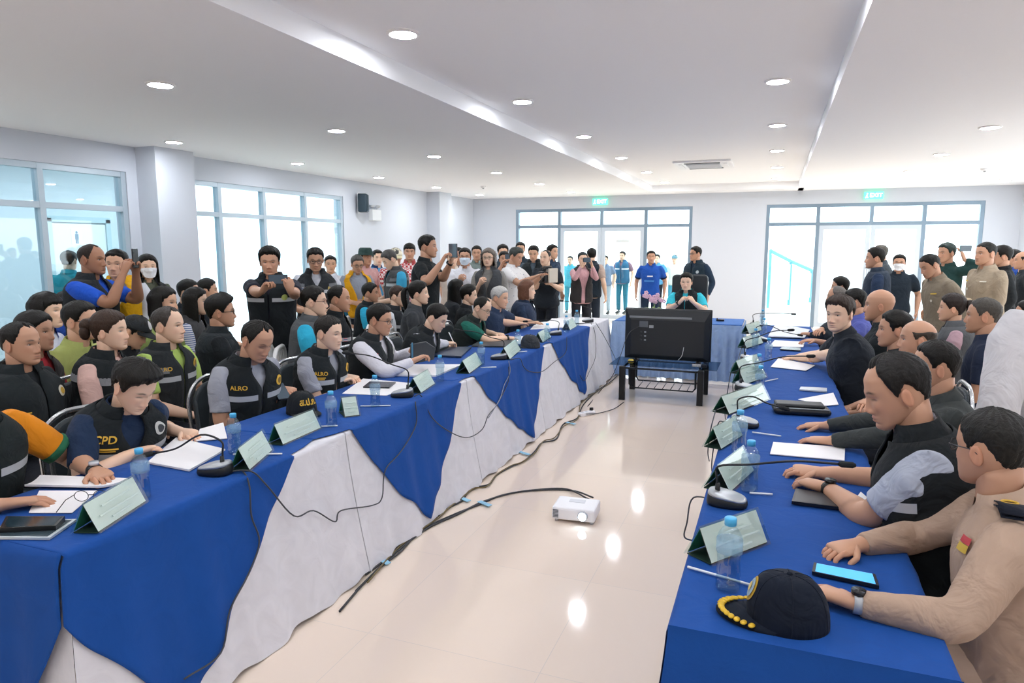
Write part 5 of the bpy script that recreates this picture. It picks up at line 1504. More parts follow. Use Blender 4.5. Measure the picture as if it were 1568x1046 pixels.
for k in range(5):
    a = k * 2 * math.pi / 5; MB().tube([(0, .02, .11), (.3 * math.cos(a), .02 + .3 * math.sin(a), .07)], [.025, .016], 7).build('leg', BLK, oc)
    MB().ell((.3 * math.cos(a), .02 + .3 * math.sin(a), .03), (.03, .03, .03), 10, 6).build('caster', BLK, oc)

# --- right tables
GR = 'people seated along the right tables'
Q = {}
Q['R0'] = person('officer in a khaki uniform seen from behind with dark shoulder boards, nearest on the right', (1520, 688, dict(D=1.9)), 168, lean=10, hpitch=4, hyaw=-38, skin='tan', hair='short', hc='#1e1d1a', th=.006, shirt='#b49a86', sleeve='long', lod=2, group=GR, fat=1.18, glasses='#3a3a3c',
    A=TW(1313, 835), B=TW(1306, 922, .79) + ((-.75, .65, -.05),), curl={'A': .8, 'B': .6}, watch=('B', '#b9bcbf', '#2a2c30'), marks=[('board', '#151a26', '#d9ae3a'), ('rect', -.62, .80, .05, .02, '#c9a63c'), ('rect', -.62, .84, .05, .016, '#b8343c')], trousers='#b49a86')
Q['R1'] = person('person in a dark vest over a pale grey shirt with a black watch, head bowed', (1376, 572, dict(D=2.3)), 176, lean=12, hpitch=20, hyaw=8, skin='tan', hair='recede', hc='#1b1917', th=.012, shirt='#b3bac8', vest=VEST('#1d2123', stripe=True, v=.72), lod=2, group=GR, fat=1.16, scale=1.06, eyes=False,
    A=TW(1256, 724) + ((-1, .05, 0),), B=TW(1268, 748) + ((-1, .25, 0),), curl={'A': .8, 'B': .8}, watch=('B', '#1b1c1e', '#232528'))
Q['R2'] = person('person in a charcoal jacket mostly hidden by the bowed head, hands on white paper', (1432, 562, dict(D=3.05)), 178, lean=12, skin='tan', hair='short', th=.01, shirt='#3c403f', sleeve='long', lod=1, group=GR, fat=1.12, A=TW(1262, 652), B=TW(1268, 675), curl={'A': .5, 'B': .35})
Q['R3'] = person('bald person behind the bowed head, only the shiny crown in view', (1405, 520, dict(D=3.9)), 178, lean=6, skin='tan', hair='ring', hc='#3a322a', shirt='#2c3033', sleeve='long', lod=1, group=GR, A=TW(1330, 615), B='lap')
Q['R3b'] = person('person with flat black hair behind the bald crown', (1370, 505, dict(D=4.3)), 178, lean=8, skin='tan', shirt='#24282b', lod=0, group=GR)
Q['R4'] = person('person in a black polo turning to look at the camera, arm on the table', (1285, 493, dict(D=4.9)), 182, lean=16, hyaw=52, hpitch=4, skin='light', hair='short', hc='#3a2f28', th=.018, quiff=.006, shirt='#262b32', lod=2, group=GR, fat=1.22, A=TW(1218, 548), B=TW(1232, 549), curl={'A': .9, 'B': .9}, scale=1.06)
Q['R5'] = person('bald person in a black jacket sitting upright on the right', (1347, 468, dict(D=5.2)), 172, lean=2, skin='tan', hair='bald', shirt='#1f2528', sleeve='long', lod=1, group=GR, fat=1.15)
Q['R6'] = person('person in a purple-blue shirt between the black polo and the upright bald person', (1308, 463, dict(D=6.2)), 176, lean=8, skin='tan', th=.014, shirt='#5a62a8', lod=1, group=GR, A='table', B='lap')
Q['R7'] = person('person with close-cropped grey hair at the far right seats', (1281, 455, dict(D=7.1)), 178, lean=10, skin='tan', hair='buzz', hc='#6a6560', shirt='#2a3138', sleeve='long', lod=1, group=GR, A=TW(1238, 520), B=TW(1240, 512))
Q['R8'] = person('person with dark hair farthest along the right tables', (1286, 440, dict(D=8.3)), 178, lean=8, skin='tan', th=.018, shirt='#2f3c46', lod=0, group=GR)
Q['R9'] = person('person with tied-back hair and a grey vest on the right', (1458, 472, dict(D=5.6)), 170, lean=5, skin='mid', female=True, hair='bun', hc='#2a221e', shirt='#b99aa2', vest=VEST('#5a5c5e', False), lod=1, group=GR)
Q['R10'] = person('person in a navy polo with hands clasped, seated on the right behind the rows', (1506, 484, dict(D=4.6)), 165, lean=3, skin='tan', hair='short', hc='#4a4640', th=.005, shirt='#232c40', A='clasp', B='clasp', lod=1, group=GR)
Q['R11'] = person('person at the right edge, face half cut off', (1574, 482, dict(D=5.6)), 165, lean=3, skin='tan', shirt='#2b3136', lod=0, group=GR)
for k, w in (('R0', 'khaki officer'), ('R1', 'bowed head in the vest'), ('R2', 'charcoal jacket'), ('R3', 'bald crown'), ('R3b', 'flat black hair'), ('R4', 'black polo turning round'), ('R5', 'upright bald person'), ('R6', 'purple-blue shirt'), ('R7', 'cropped grey hair'), ('R8', 'farthest dark hair'), ('R9', 'tied-back hair'), ('R10', 'navy polo'), ('R11', 'face cut off at the edge')):
    chair_for(Q[k], 'banquet', 'black vinyl banquet chair on the right under the %s' % w, 'banquet chairs')
ST2 = dict(pose='stand', lean=4)
GQ = 'people standing on the right'
Q['Q1'] = person('person in a dark blue jacket looking away beside the right entrance', (1340, 396, dict(D=7.7)), 175, **ST2, skin='tan', shirt='#2b3a52', sleeve='long', vest=dict(c='#2f3a48', v=.5, open=.4), A='down', B='clasp', lod=1, group=GQ)
Q['Q1b'] = person('person hidden behind the dark blue jacket', (1348, 388, dict(D=10.3)), 190, **ST2, skin='tan', hc='#5a564f', shirt='#4b5258', A='down', B='down', lod=0, group=GQ)
Q['Q2'] = person('person in a white face mask and dark polo by the right doors', (1377, 403, dict(D=9.3)), -100, **ST2, skin='tan', shirt='#26303a', mask='#f0f2f4', A='down', B='down', lod=1, group=GQ)
Q['Q3'] = person('officer in a khaki uniform looking down, standing behind the right seats', (1424, 407, dict(D=6.8)), 200, pose='stand', lean=14, skin='tan', hpitch=24, hair='short', th=.006, shirt='#857a68', sleeve='long', A='down', B='down', lod=1, group=GQ, trousers='#857a68', fat=1.1, eyes=False, marks=[('rect', -.5, .76, .07, .012, '#c9a63c'), ('rect', .5, .76, .05, .012, '#d8d2c0'), ('disc', -.35, .62, .014, '#d8d2c0')])
Q['Q4'] = person('person in dark green holding a phone up to one side', (1449, 388, dict(D=8.4)), -150, **ST2, skin='tan', shirt='#24423f', sleeve='long', A='down', B=tuple(px(1477, 398, D=8.2)) + ((0, 0, 1),), lod=1, group=GQ, hc='#2c3a36')
Q['Q5'] = person('officer in a khaki uniform carrying a peaked cap under one arm', (1509, 389, dict(D=7.2)), 205, **ST2, skin='tan', hair='short', th=.006, shirt='#a0917c', sleeve='long', A='down', B='clasp', lod=1, group=GQ, trousers='#a0917c', fat=1.12, marks=[('rect', -.5, .76, .07, .012, '#e2dccb'), ('rect', .5, .76, .06, .014, '#c9a63c'), ('disc', .3, .60, .014, '#d8d2c0')])
Q['Q6'] = person('person in a black jacket behind the officer with the cap', (1534, 393, dict(D=8.0)), 170, **ST2, skin='tan', th=.018, shirt='#1f2224', sleeve='long', A='down', B='down', lod=0, group=GQ)
Q['Q7'] = person('person in a bright blue shirt at the right edge', (1551, 396, dict(D=9.2)), 175, **ST2, skin='tan', shirt='#274c98', A='down', B='down', lod=0, group=GQ)
Q['Q8'] = person('nearly bald person standing at the right edge', (1566, 399, dict(D=8.6)), 175, **ST2, skin='tan', hair='ring', shirt='#2a2f33', A='down', B='down', lod=0, group=GQ)
Q['Q9'] = person('standing person in a white long-sleeved shirt at the right edge, seen from the back', (1642, 400, dict(D=2.3)), 110, **ST2, skin='mid', shirt='#d2d0d2', sleeve='long', A='down', B='down', lod=2, group=GQ, fat=1.25, trousers='#2a2d33')
# ---------------------------------------------------------------- things on the left tables
ZT = .757
random.seed(4)
for lab, x, y, h in [('clear water bottle with blue cap beside the open booklet, nearest on the left', 218, 762, .19), ('clear water bottle between the CPD person and the first microphone', 360, 694, .185),
        ('water bottle beside the black cap with yellow lettering', 508, 652, .185), ('water bottle by the papers of the clasped hands', 575, 622, .185), ('water bottle by the dark pouch', 674, 584, .185),
        ('water bottle in front of the notebook writer', 737, 559, .185), ('water bottle by the grey cap on the left tables', 793, 536, .185), ('water bottle in front of the white-haired person', 838, 524, .185),
        ('water bottle beside the fourth left microphone', 867, 509, .185), ('water bottle at the far end of the left tables', 883, 499, .185)]:
    bottle(lab, px(x, y, Z=ZT), h)
for lab, a, b2, w in [('pale green tent name plate nearest the camera on the left', (152, 818), (228, 768), .10), ('tent name plate standing askew beside the first left microphone', (384, 722), (420, 690), .10),
        ('long tent name plate beside the black lettered cap', (434, 683), (494, 656), .10), ('small tent name plate end-on to the camera by the third bottle', (527, 640), (553, 637), .16),
        ('tent name plate beside the second left microphone', (646, 603), (668, 588), .12), ('tent name plate before the notebook writer', (720, 573), (740, 558), .12),
        ('tent name plate beside the third left microphone', (782, 551), (799, 536), .12), ('tent name plate before the white-haired person', (832, 525), (845, 517), .11), ('tent name plate at the far end of the left tables', (874, 506), (884, 500), .11)]:
    nameplate(lab, px(*a, Z=ZT), px(*b2, Z=ZT), w=w)
for lab, bx_, tip in [('gooseneck microphone bent toward the CPD person, nearest on the left', (330, 724), px(224, 694, X=-2.47)), ('gooseneck microphone pointing at the clasped hands', (616, 607), px(527, 541, X=-2.50)),
        ('gooseneck microphone pointing at the notebook writer', (764, 550), px(697, 506, X=-2.45)), ('gooseneck microphone before the white-haired person', (850, 513), px(803, 492, X=-2.45)), ('white gooseneck microphone at the far end of the left tables', (900, 493), px(858, 461, X=-2.45))]:
    microphone(lab, px(*bx_, Z=ZT), tip)
flat('open_booklet', 'open white booklet under the orange polo person', 'booklet', [(38, 748), (62, 733), (196, 738), (150, 750)], .757, .008, curl_=.008)
flat('paper_sheet', 'white page beneath the booklet and a resting hand', 'paper', [(44, 786), (60, 752), (150, 752), (110, 786)], .7565, .002)
flat('document_folder', 'grey folder with white pages under the CPD person', 'folder', [(226, 710), (270, 672), (345, 690), (290, 722)], .757, .008)
flat('paper_sheet', 'white sheet between the CPD person and the first ALRO vest', 'paper', [(300, 676), (306, 658), (342, 648), (348, 672)], .758, .004)
flat('paper_sheet', 'sheet of paper under the clasped hands', 'paper', [(524, 603), (556, 580), (640, 588), (592, 606)], .757, .002)
flat('smartphone', 'phone lying on the paper before the clasped hands', 'phone', [(556, 594), (566, 586), (606, 587), (596, 595)], .760, .009, mat('phone_dark', '#2c2f33', .2))
flat('paper_stack', 'stack of papers below the dark pouch', 'paper', [(590, 576), (620, 560), (708, 560), (668, 577)], .757, .012)
flat('notebook', 'dark notebook under the writing hand', 'notebook', [(662, 546), (690, 533), (722, 533), (706, 548)], .760, .014, mat('notebook_dark', '#22324a', .4))
flat('document_folder', 'dark folder beside the green shirt', 'folder', [(722, 531), (740, 520), (786, 520), (778, 532)], .760, .012, mat('folder_dark', '#3a3d40', .5))
flat('paper_sheet', 'papers in front of the green shirt arm', 'paper', [(772, 528), (790, 516), (836, 514), (824, 526)], .757, .004)
flat('paper_stack', 'papers under the flat hands of the white-haired person', 'paper', [(812, 505), (822, 494), (874, 492), (866, 502)], .757, .006)
flat('paper_sheet', 'papers before the person with the brown bob', 'paper', [(838, 495), (845, 488), (900, 488), (895, 495)], .757, .004)
for lab, a, b2 in [('white drinking straw by the second left bottle', (357, 696), (432, 695)), ('white drinking straw by the black lettered cap', (492, 653), (517, 652)), ('white drinking straw by the papers of the clasped hands', (552, 622), (598, 621)), ('white drinking straw before the notebook writer', (736, 563), (760, 562)), ('white drinking straw by the grey cap', (793, 539), (807, 538))]:
    p, q = px(*a, Z=.760), px(*b2, Z=.760); c = (p + q) / 2
    tag(MB().tube([p - c, q - c], .004, 7).build('drinking_straw', mat('straw', '#eceff2', .4), loc=c), lab, 'straw', 'paper-wrapped straws')
# phones stacked near the front edge
def device(name, label, quad, z, th, body, screen, cat='phone'):
    o = flat(name, label, cat, quad, z, th, mat('device', body, .3))
    P4 = np.array([px(x, y, Z=z) for x, y in quad]); c = P4.mean(0); k = (P4 - c) * .9
    s = MB().poly(k + np.array([0, 0, th + .0006])).build('screen', screen, smooth=False); s.parent = o; s.location = (0, 0, 0)
    return o
device('tablet_computer', 'tablet in a clear case lying at the front corner of the left table', [(-20, 826), (12, 800), (118, 798), (76, 827)], .756, .008, '#c5ccd0', mat('tab_screen', '#3b4a52', .15), 'tablet')
device('smartphone', 'black phone resting on top of the tablet', [(0, 816), (10, 797), (100, 797), (86, 812)], .765, .016, '#101214', mat('dark_screen', '#22323a', .1))
g = empty('reading_glasses', px(140, 768, Z=.762), R(25), 'thin reading glasses folded on the booklet page', 'glasses')
a = np.arange(17) * 2 * math.pi / 16; GM = mat('thin_wire', '#2b2f33', .3, .5)
for s in (-1, 1):
    MB().tube(np.stack([s * .034 + .025 * np.cos(a), .0 * a, .022 + .02 * np.sin(a)], 1), .0014, 5, False).build('rim', GM, g)
    MB().tube([(s * .058, 0, .028), (s * .056, -.06, .03), (s * .05, -.13, .012)], .0016, 5).build('temple', GM, g)
MB().tube([(-.01, 0, .026), (.01, 0, .026)], .0014, 5).build('bridge', GM, g)


def cap_thing(label, p, yaw, c, front=None, text=None, wreath=None, tip=0.0, s=1.0, brim=None):
    """a baseball cap lying on its rim, facing along yaw"""
    t = empty('baseball_cap', p, yaw - math.pi / 2, label, 'cap'); t.scale = (s, s, s)
    if tip: t.rotation_euler = (tip, 0, yaw - math.pi / 2)
    nu, nv = 48, 18; ph = np.arange(nu) * 2 * np.pi / nu
    def dome(phi, v, off=0.0):
        r = np.cos(v * np.pi / 2) ** .62; z = .125 * np.sin(v * np.pi / 2) ** .9
        z = z * (1 + .10 * np.cos(phi) * (1 - v))
        return np.stack([(.082 + off) * r * np.sin(phi), (.098 + off) * r * np.cos(phi), z + off * .8 * v], -1)
    V = np.linspace(0, .985, nv)
    MB().loft(dome(ph[None, :] + 0 * V[:, None], V[:, None] + 0 * ph[None, :])).build('crown', cloth(c), t)
    MB().ell((0, 0, .126), (.008, .008, .005), 8, 5).build('button', cloth(c), t)
    for k in range(6):
        f = (k + .5) * math.pi / 3; v = np.linspace(.02, .97, 14); MB().tube(dome(np.full(14, f), v, .0006), .0011, 4).build('seam', cloth(c), t)
    p2 = np.linspace(-R(72), R(72), 21); rows = []
    for k in np.linspace(0, 1, 8):
        b0 = dome(p2, np.zeros(21)); q = b0 + np.array([0, 1, 0]) * (.072 * k * np.clip(np.cos(p2 * 1.2), 0, 1) ** .6)[:, None]; q[:, 2] = .004 + .016 * np.cos(p2) * (1 - .0 * k) - .006 * k
        rows.append(q)
    rows = np.array(rows); m = MB(); m.grid(rows); m.grid(rows[::-1] - np.array([0, 0, .004])); vis = m.build('visor', cloth(brim or c), t)
    if wreath:
        for k in range(15):
            f = -R(56) + k * R(112) / 14; j = dome(np.array([f]), np.zeros(1))[0] + np.array([0, .060 * max(0, math.cos(f * 1.2)) ** .6, 0]); j[2] = .006 + .016 * math.cos(f)
            MB().ell(j, (.012, .0085, .004), 8, 5, M=rotz(f + .5)).build('gold_leaf', mat('gold_thread', wreath, .45, .2), vis)
    if front:
        xy, f2 = disc_xy(.032, 24); q = dome(-xy[:, 0] / .085, .40 + xy[:, 1] / .16, .002); o = MB().add(q, f2).build('emblem', mat('gold_thread', front[0], .45, .2), t)
        xy, f2 = disc_xy(.024, 20); q = dome(-xy[:, 0] / .085, .40 + xy[:, 1] / .16, .004); MB().add(q, f2).build('emblem_centre', mat('emblem', front[1], .5), o)
        xy, f2 = disc_xy(.012, 12); q = dome(-xy[:, 0] / .085, .40 + xy[:, 1] / .16, .006); MB().add(q, f2).build('emblem_core', mat('emblem', front[2], .5), o)
    if text:
        xy, f2 = text_mesh(text, .046, .0014); q = dome(-xy[:, 0] / .085, .36 + xy[:, 1] / .16, .003); MB().add(q, f2).build('lettering', mat('yellow_thread', YEL, .6), t, smooth=False)
    return t


cap_thing('black cap with yellow Thai lettering lying before the first ALRO vest', px(462, 632, Z=ZT), R(-25), '#1f2326', text='ส.ป.ก.')
cap_thing('grey cap lying on the left tables before the green shirt', px(812, 532, Z=ZT), R(200), '#3b3e42', s=.95)
cap_thing('navy officer cap with gold leaves on its visor, near right table end', px(1205, 952, Z=ZT), R(186), '#121a28', front=('#c9a02c', '#9fb4bc', '#d8c27a'), wreath='#e0b62e', s=1.02)
# things held up
def held(name, label, c, dims, yaw, mats, pitch=0.0, cat='phone'):
    t = empty(name, c, R(yaw), label, cat); t.rotation_euler = (R(pitch), 0, R(yaw))
    MB().box((0, 0, 0), dims).build('shell', mats[0], t, smooth=False, bevel=min(dims) * .3)
    MB().box((0, -dims[1] / 2 - .0005, 0), (dims[0] * .93, .001, dims[2] * .93)).build('screen', mats[1], t, smooth=False)
    ln = MB().lathe([(.001, 0), (.006, 0), (.006, .002), (.001, .0025)], 10).build('camera_lens', mat('lens_glass', '#0c0e10', .1), t)
    ln.rotation_euler = (R(-90), 0, 0); ln.location = (dims[0] * .35, dims[1] / 2, dims[2] * .3)
    return t
PHB = (mat('phone_dark', '#17191c', .25), mat('lit_screen', '#51606c', .15))
mid = lambda i: (i['A'] + i['B']) / 2
held('smartphone', 'phone held sideways by the black vest with reflective stripe', mid(T['T4']) + np.array([0, -.0, .02]), (.15, .010, .075), 28, PHB)
held('smartphone', 'phone held up by the shaved-head person', mid(T['T1']) + np.array([.02, .02, .03]), (.075, .010, .15), -70, PHB)
held('tablet_computer', 'dark tablet held up by the tall person in black', mid(T['T12']) + np.array([.03, .02, .04]), (.2, .012, .15), -38, (mat('tablet_grey', '#4a4e56', .4), PHB[1]), cat='tablet')
held('smartphone', 'phone in the hands of the printed white shirt', mid(T['T18']) + np.array([.02, .0, .01]), (.075, .010, .14), -100, PHB, -40)
held('smartphone', 'phone raised by the person in dark green', T['T0']['A'] * 0 + Q['Q4']['B'] + np.array([.03, -.02, .05]), (.14, .010, .07), 20, (mat('phone_teal', '#5d8f90', .3), PHB[1]))
held('compact_camera', 'small camera held by the person in the black shawl', mid(T['T23']) + np.array([.0, -.03, .02]), (.12, .06, .075), 30, (mat('camera_black', '#1c1d20', .4), PHB[1]), cat='camera')
held('smartphone', 'phone in the hands of the first ALRO vest', (P['L2']['A'] + P['L2']['B']) / 2 + np.array([.0, .0, .012]), (.08, .011, .15), 60, PHB, -60)
held('smartphone', 'phone held by the person in dark clothes behind the grey curls', mid(T['T17']) + np.array([.0, .02, .03]), (.075, .010, .14), 30, PHB)
c = (P['L4']['A'] + P['L4']['B']) / 2
pc = empty('pouch', c, R(30), 'dark grey angular pouch held by the white-sleeved person', 'pouch')
MB().poly([(-.09, 0, -.05), (-.02, 0, -.09), (.09, 0, -.07), (.10, 0, .02), (.03, 0, .07), (-.09, 0, .05)], .035, (0, 1, 0)).build('body', mat('pouch_grey', '#3c4044', .6), pc, smooth=False, bevel=.006)
MB().box((-.075, -.006, 0), (.012, .012, .13)).build('zip', mat('zip_blue', '#4a86a8', .4), pc, smooth=False)
pn_ = empty('pen', P['L5']['A'], 0, 'white pen in the hand of the notebook writer', 'pen')
MB().tube([(.03, .01, -.05), (-.03, -.02, .10)], .005, 7).build('barrel', mat('pen_white', '#e8eaec', .3), pn_); MB().tube([(.03, .01, -.05), (.034, .012, -.062)], [.0045, .001], 7).build('nib', SILV, pn_)
# video camera
vc = empty('video_camera', px(838, 424, D=9.65), R(-110 + 90), 'black and cream video camera carried by the operator in the black t-shirt', 'camera')
MB().box((0, 0, 0), (.14, .28, .16)).build('body', mat('camera_black', '#1c1d20', .4), vc, smooth=False, bevel=.02)
MB().tube([(0, -.14, -.01), (0, -.24, -.01)], [.055, .06], 16).build('lens_barrel', BLK, vc); MB().tube([(0, -.235, -.01), (0, -.245, -.01)], .045, 16).build('lens', mat('lens_glass', '#0c0e10', .1), vc)
MB().box((.085, .02, .02), (.03, .2, .2)).build('cream_panel', mat('cream_plastic', '#cbbfae', .5), vc, smooth=False, bevel=.01)
MB().tube([(0, -.1, .08), (0, -.08, .14), (0, .08, .14), (0, .1, .08)], .014, 8).build('handle', BLK, vc)
fc = empty('peaked_cap', Q['Q5']['B'] + np.array([-.04, -.05, .06]), R(-20), 'tan peaked officer cap held by the standing officer', 'cap')
MB().lathe([(.09, -.03), (.095, .0), (.135, .03), (.12, .05), (.001, .055)], 24).build('crown', cloth('#b8a487'), fc)
MB().lathe([(.094, -.032), (.098, -.01), (.098, .0)], 24).build('band', cloth('#6b5c48'), fc)
MB().poly([(-.08, -.05, -.03), (-.05, -.11, -.045), (0, -.13, -.05), (.05, -.11, -.045), (.08, -.05, -.03)], .006, (0, 0, 1)).build('visor', mat('visor_black', '#151515', .2), fc, smooth=False)

# ---------------------------------------------------------------- things on the right tables
ZR2 = .7605
for lab, x, y, h in [('tall clear water bottle behind the navy cap, nearest on the right', 1114, 902, .205), ('water bottle in front of the first right microphone', 1147, 752, .2), ('water bottle beside the second right microphone', 1131, 694, .2),
        ('water bottle by the third right microphone', 1163, 604, .185), ('water bottle behind the third right microphone', 1161, 582, .185), ('water bottle near the black polo arm', 1176, 552, .185), ('water bottle beside the fourth right microphone', 1156, 534, .185), ('water bottle by the raised folder on the right', 1169, 514, .185), ('water bottle at the far end of the right tables', 1167, 498, .185)]:
    bottle(lab, px(x, y, Z=ZR2), h)
for lab, a, b2, w in [('pale green tent name plate behind the tall near bottle on the right', (1090, 868), (1180, 833), .11), ('tent name plate behind the first right microphone', (1120, 757), (1158, 722), .12), ('tent name plate beside the second right bottle pair', (1106, 690), (1140, 668), .10),
        ('large pale tent name plate by the second right microphone', (1118, 636), (1180, 612), .12), ('tent name plate by the third right microphone', (1142, 590), (1176, 578), .11), ('tent name plate by the fourth right microphone', (1136, 574), (1168, 562), .10), ('tent name plate toward the far right end', (1144, 534), (1170, 526), .10), ('tent name plate at the far end of the right tables', (1148, 512), (1168, 506), .10)]:
    nameplate(lab, px(*a, Z=ZR2), px(*b2, Z=ZR2), w=w)
for lab, bx_, tq, in [('gooseneck microphone lying across the near right table toward the vest', (1113, 772), (1306, 713)), ('gooseneck microphone bending over the black zip case', (1140, 652), (1200, 624)), ('gooseneck microphone reaching toward the black polo, third on the right', (1142, 598), (1246, 546)),
        ('gooseneck microphone fourth along the right tables', (1147, 553), (1213, 506)), ('gooseneck microphone fifth along the right tables', (1164, 522), (1228, 513)), ('gooseneck microphone at the far end of the right tables', (1158, 500), (1218, 481))]:
    bp = px(*bx_, Z=ZR2); microphone(lab, bp, px(*tq, Y=bp[1] - .02))
flat('paper_stack', 'white papers under the hands of the charcoal jacket', 'paper', [(1179, 696), (1184, 678), (1294, 686), (1293, 706)], .762, .004)
flat('paper_sheet', 'white paper before the person in the black polo', 'paper', [(1180, 562), (1192, 549), (1248, 560), (1234, 568)], .760, .003)
flat('paper_sheet', 'loose sheet near the charcoal jacket sleeve', 'paper', [(1222, 612), (1276, 602), (1284, 620), (1262, 622)], .762, .003)
flat('paper_sheet', 'white paper under the watch of the vest', 'paper', [(1296, 783), (1318, 754), (1370, 800), (1366, 806)], .763, .003)
flat('document_folder', 'open folder tilted up at the far right seats', 'folder', [(1176, 516), (1188, 496), (1240, 506), (1232, 518)], .765, .010, mat('folder_grey', '#cfd2d6', .5))
flat('paper_stack', 'papers beside the fourth right microphone', 'paper', [(1178, 531), (1186, 522), (1232, 524), (1230, 532)], .760, .006)
flat('smartphone', 'silver phone lying near the black zip case', 'phone', [(1224, 598), (1226, 594), (1266, 596), (1266, 601)], .761, .009, mat('phone_silver', '#c3cad2', .25))
flat('smartphone', 'black phone under the cropped hands by the black polo', 'phone', [(1194, 536), (1198, 532), (1226, 534), (1226, 538)], .761, .009, mat('phone_dark', '#17191c', .25))
device('smartphone', 'black wallet phone under the vest person\'s wrist', [(1212, 772), (1218, 752), (1290, 764), (1290, 782)], .763, .012, '#141518', mat('dark_screen', '#2a2d31', .3))
device('smartphone', 'phone with a bright blue screen before the khaki officer', [(1243, 880), (1246, 866), (1340, 884), (1346, 902)], .763, .010, '#15181c', mat('blue_screen', '#4aa6e8', .2, emit=.6))
zc = empty('zip_case', px(1226, 632, Z=.762), R(96), 'black zipped case lying on the second right table', 'case')
MB().box((0, 0, .018), (.14, .30, .034)).build('body', mat('case_black', '#17191b', .5), zc, smooth=False, bevel=.014)
MB().box((.01, .01, .045), (.11, .26, .022)).build('flap', mat('case_black', '#1f2124', .45), zc, smooth=False, bevel=.01)
MB().tube([(-.06, -.14, .036), (-.06, .14, .036)], .003, 5).build('zip', SILV, zc)
for lab, a, b2 in [('white drinking straw at the near end of the right table', (1053, 868), (1150, 896)), ('white drinking straw beside the first right microphone', (1148, 755), (1183, 757)), ('white drinking straw by the second right bottle', (1152, 662), (1196, 668)), ('white drinking straw by the third right microphone', (1172, 584), (1191, 580))]:
    p, q = px(*a, Z=.766), px(*b2, Z=.766); c = (p + q) / 2
    tag(MB().tube([p - c, q - c], .004, 7).build('drinking_straw', mat('straw', '#eceff2', .4), loc=c), lab, 'straw', 'paper-wrapped straws')
o = empty('desk_phone', (-.62, 9.1, .737), 0, 'small black device on the right end of the head table', 'device')
MB().box((0, 0, .012), (.10, .06, .024)).build('body', BLK, o, smooth=False, bevel=.006); MB().tube([(-.04, 0, .02), (-.04, 0, .04)], .008, 7).build('knob', BLK, o)
# orchid arrangement
vs = empty('orchid_arrangement', (px(1002, 470, Y=9.05)[0], 9.05, .737), 0, 'pink orchids with green leaves in a white vase on the head table', 'flowers')
MB().lathe([(.05, 0), (.075, .02), (.085, .06), (.07, .09), (.075, .10)], 18).build('vase', mat('vase', '#b9bfe0', .3), vs)
rg = random.Random(3); PK = mat('orchid_pink', '#efc4d4', .5); LF = mat('leaf', '#7f9a5c', .5)
for k in range(26):
    a = rg.random() * 6.28; r = .06 + .12 * rg.random(); z = .10 + .06 * rg.random(); d = np.array([math.cos(a), math.sin(a), 0]); s = np.array([-d[1], d[0], 0])
    b0 = d * .03 + (0, 0, .09); e = d * r + (0, 0, z); m_ = (b0 + e) / 2 + (0, 0, .03)
    MB().add([b0, m_ + s * .02, e, m_ - s * .02, m_ + np.array([0, 0, -.004])], [(0, 1, 2, 4), (0, 4, 2, 3)]).build('leaf', LF, vs)
for st_ in range(3):
    a0 = (-2.4, -.9, -1.7)[st_]; pts = [np.array([0, 0, .09]), np.array([.02 * math.cos(a0), 0, .22]), np.array([.10 * math.cos(a0), -.03, .32 - .03 * st_]), np.array([.20 * math.cos(a0), -.05, .31 - .04 * st_])]
    cpt = catmull(pts, 6); MB().tube(cpt, .003, 5).build('stem', LF, vs)
    for k in range(6, len(cpt), 2):
        for j in range(1):
            c = cpt[k] + np.array([rg.uniform(-.03, .03), rg.uniform(-.03, .01), rg.uniform(-.03, .035)]); m = MB()
            for q in range(5):
                b_ = q * 6.283 / 5; m.ell(c + np.array([.017 * math.cos(b_), -.004, .017 * math.sin(b_)]), (.015, .004, .013), 8, 4)
            m.build('blossom', PK, vs)

# ---------------------------------------------------------------- projector, cables, tape on the floor
pj = empty('projector', (-1.09, 3.98, 0), R(4), 'white projector on the floor in the aisle, lamp lit', 'projector')
PW = mat('projector_white', '#f0eff0', .4)
MB().box((0, 0, .058), (.27, .21, .08)).build('body', PW, pj, smooth=False, bevel=.014)
MB().tube([(.06, -.10, .058), (.06, -.118, .058)], [.034, .03], 20).build('lens_ring', mat('ring_grey', '#c9ccd0', .3), pj)
MB().tube([(.06, -.112, .058), (.06, -.121, .058)], .024, 18).build('lens', mat('projector_beam', '#cfeaff', .2, emit=18), pj)
for k in range(6): MB().box((-.11, -.106, .035 + k * .009), (.035, .004, .004)).build('vent_slot', ACD, pj, smooth=False)
for x, y in ((-.11, -.07), (.11, -.07), (0, .08)): MB().lathe([(.012, 0), (.012, .02)], 10, (x, y, 0)).build('foot', ACG, pj)
MB().box((.0, .03, .099), (.10, .05, .003)).build('control_panel', mat('panel_grey', '#d9dadd', .5), pj, smooth=False)
fl = lambda x, y, z=.008: px(x, y, Z=z)
cable('pair of black cables running from the projector across the aisle', [fl(908, 762, .05), fl(880, 752), fl(840, 750), fl(790, 754), fl(740, 768), fl(700, 788), fl(660, 806), fl(632, 825), fl(600, 850), fl(560, 880)], .006)
cable('second black cable curving from the projector', [fl(902, 765, .06), fl(868, 749), fl(820, 750), fl(770, 758), fl(735, 772), fl(690, 790), fl(645, 812), fl(612, 846), fl(585, 866), fl(545, 905)], .006)
ws = [(955, 565), (938, 582), (915, 598), (893, 620), (884, 640), (862, 650), (852, 672), (830, 678), (818, 692), (802, 706), (780, 716), (760, 728), (748, 742), (722, 748), (708, 766), (690, 776), (668, 790), (640, 818), (606, 846), (560, 890), (520, 936)]
cable('twisted black cable along the foot of the left tables', [fl(*q) for q in ws], .006)
cable('thin brown cable twisted round the black one', [fl(x + 3 * math.sin(i * 2.2), y + 3 * math.cos(i * 1.7), .014) for i, (x, y) in enumerate(ws[1:-1])], .005, '#6a5a34')
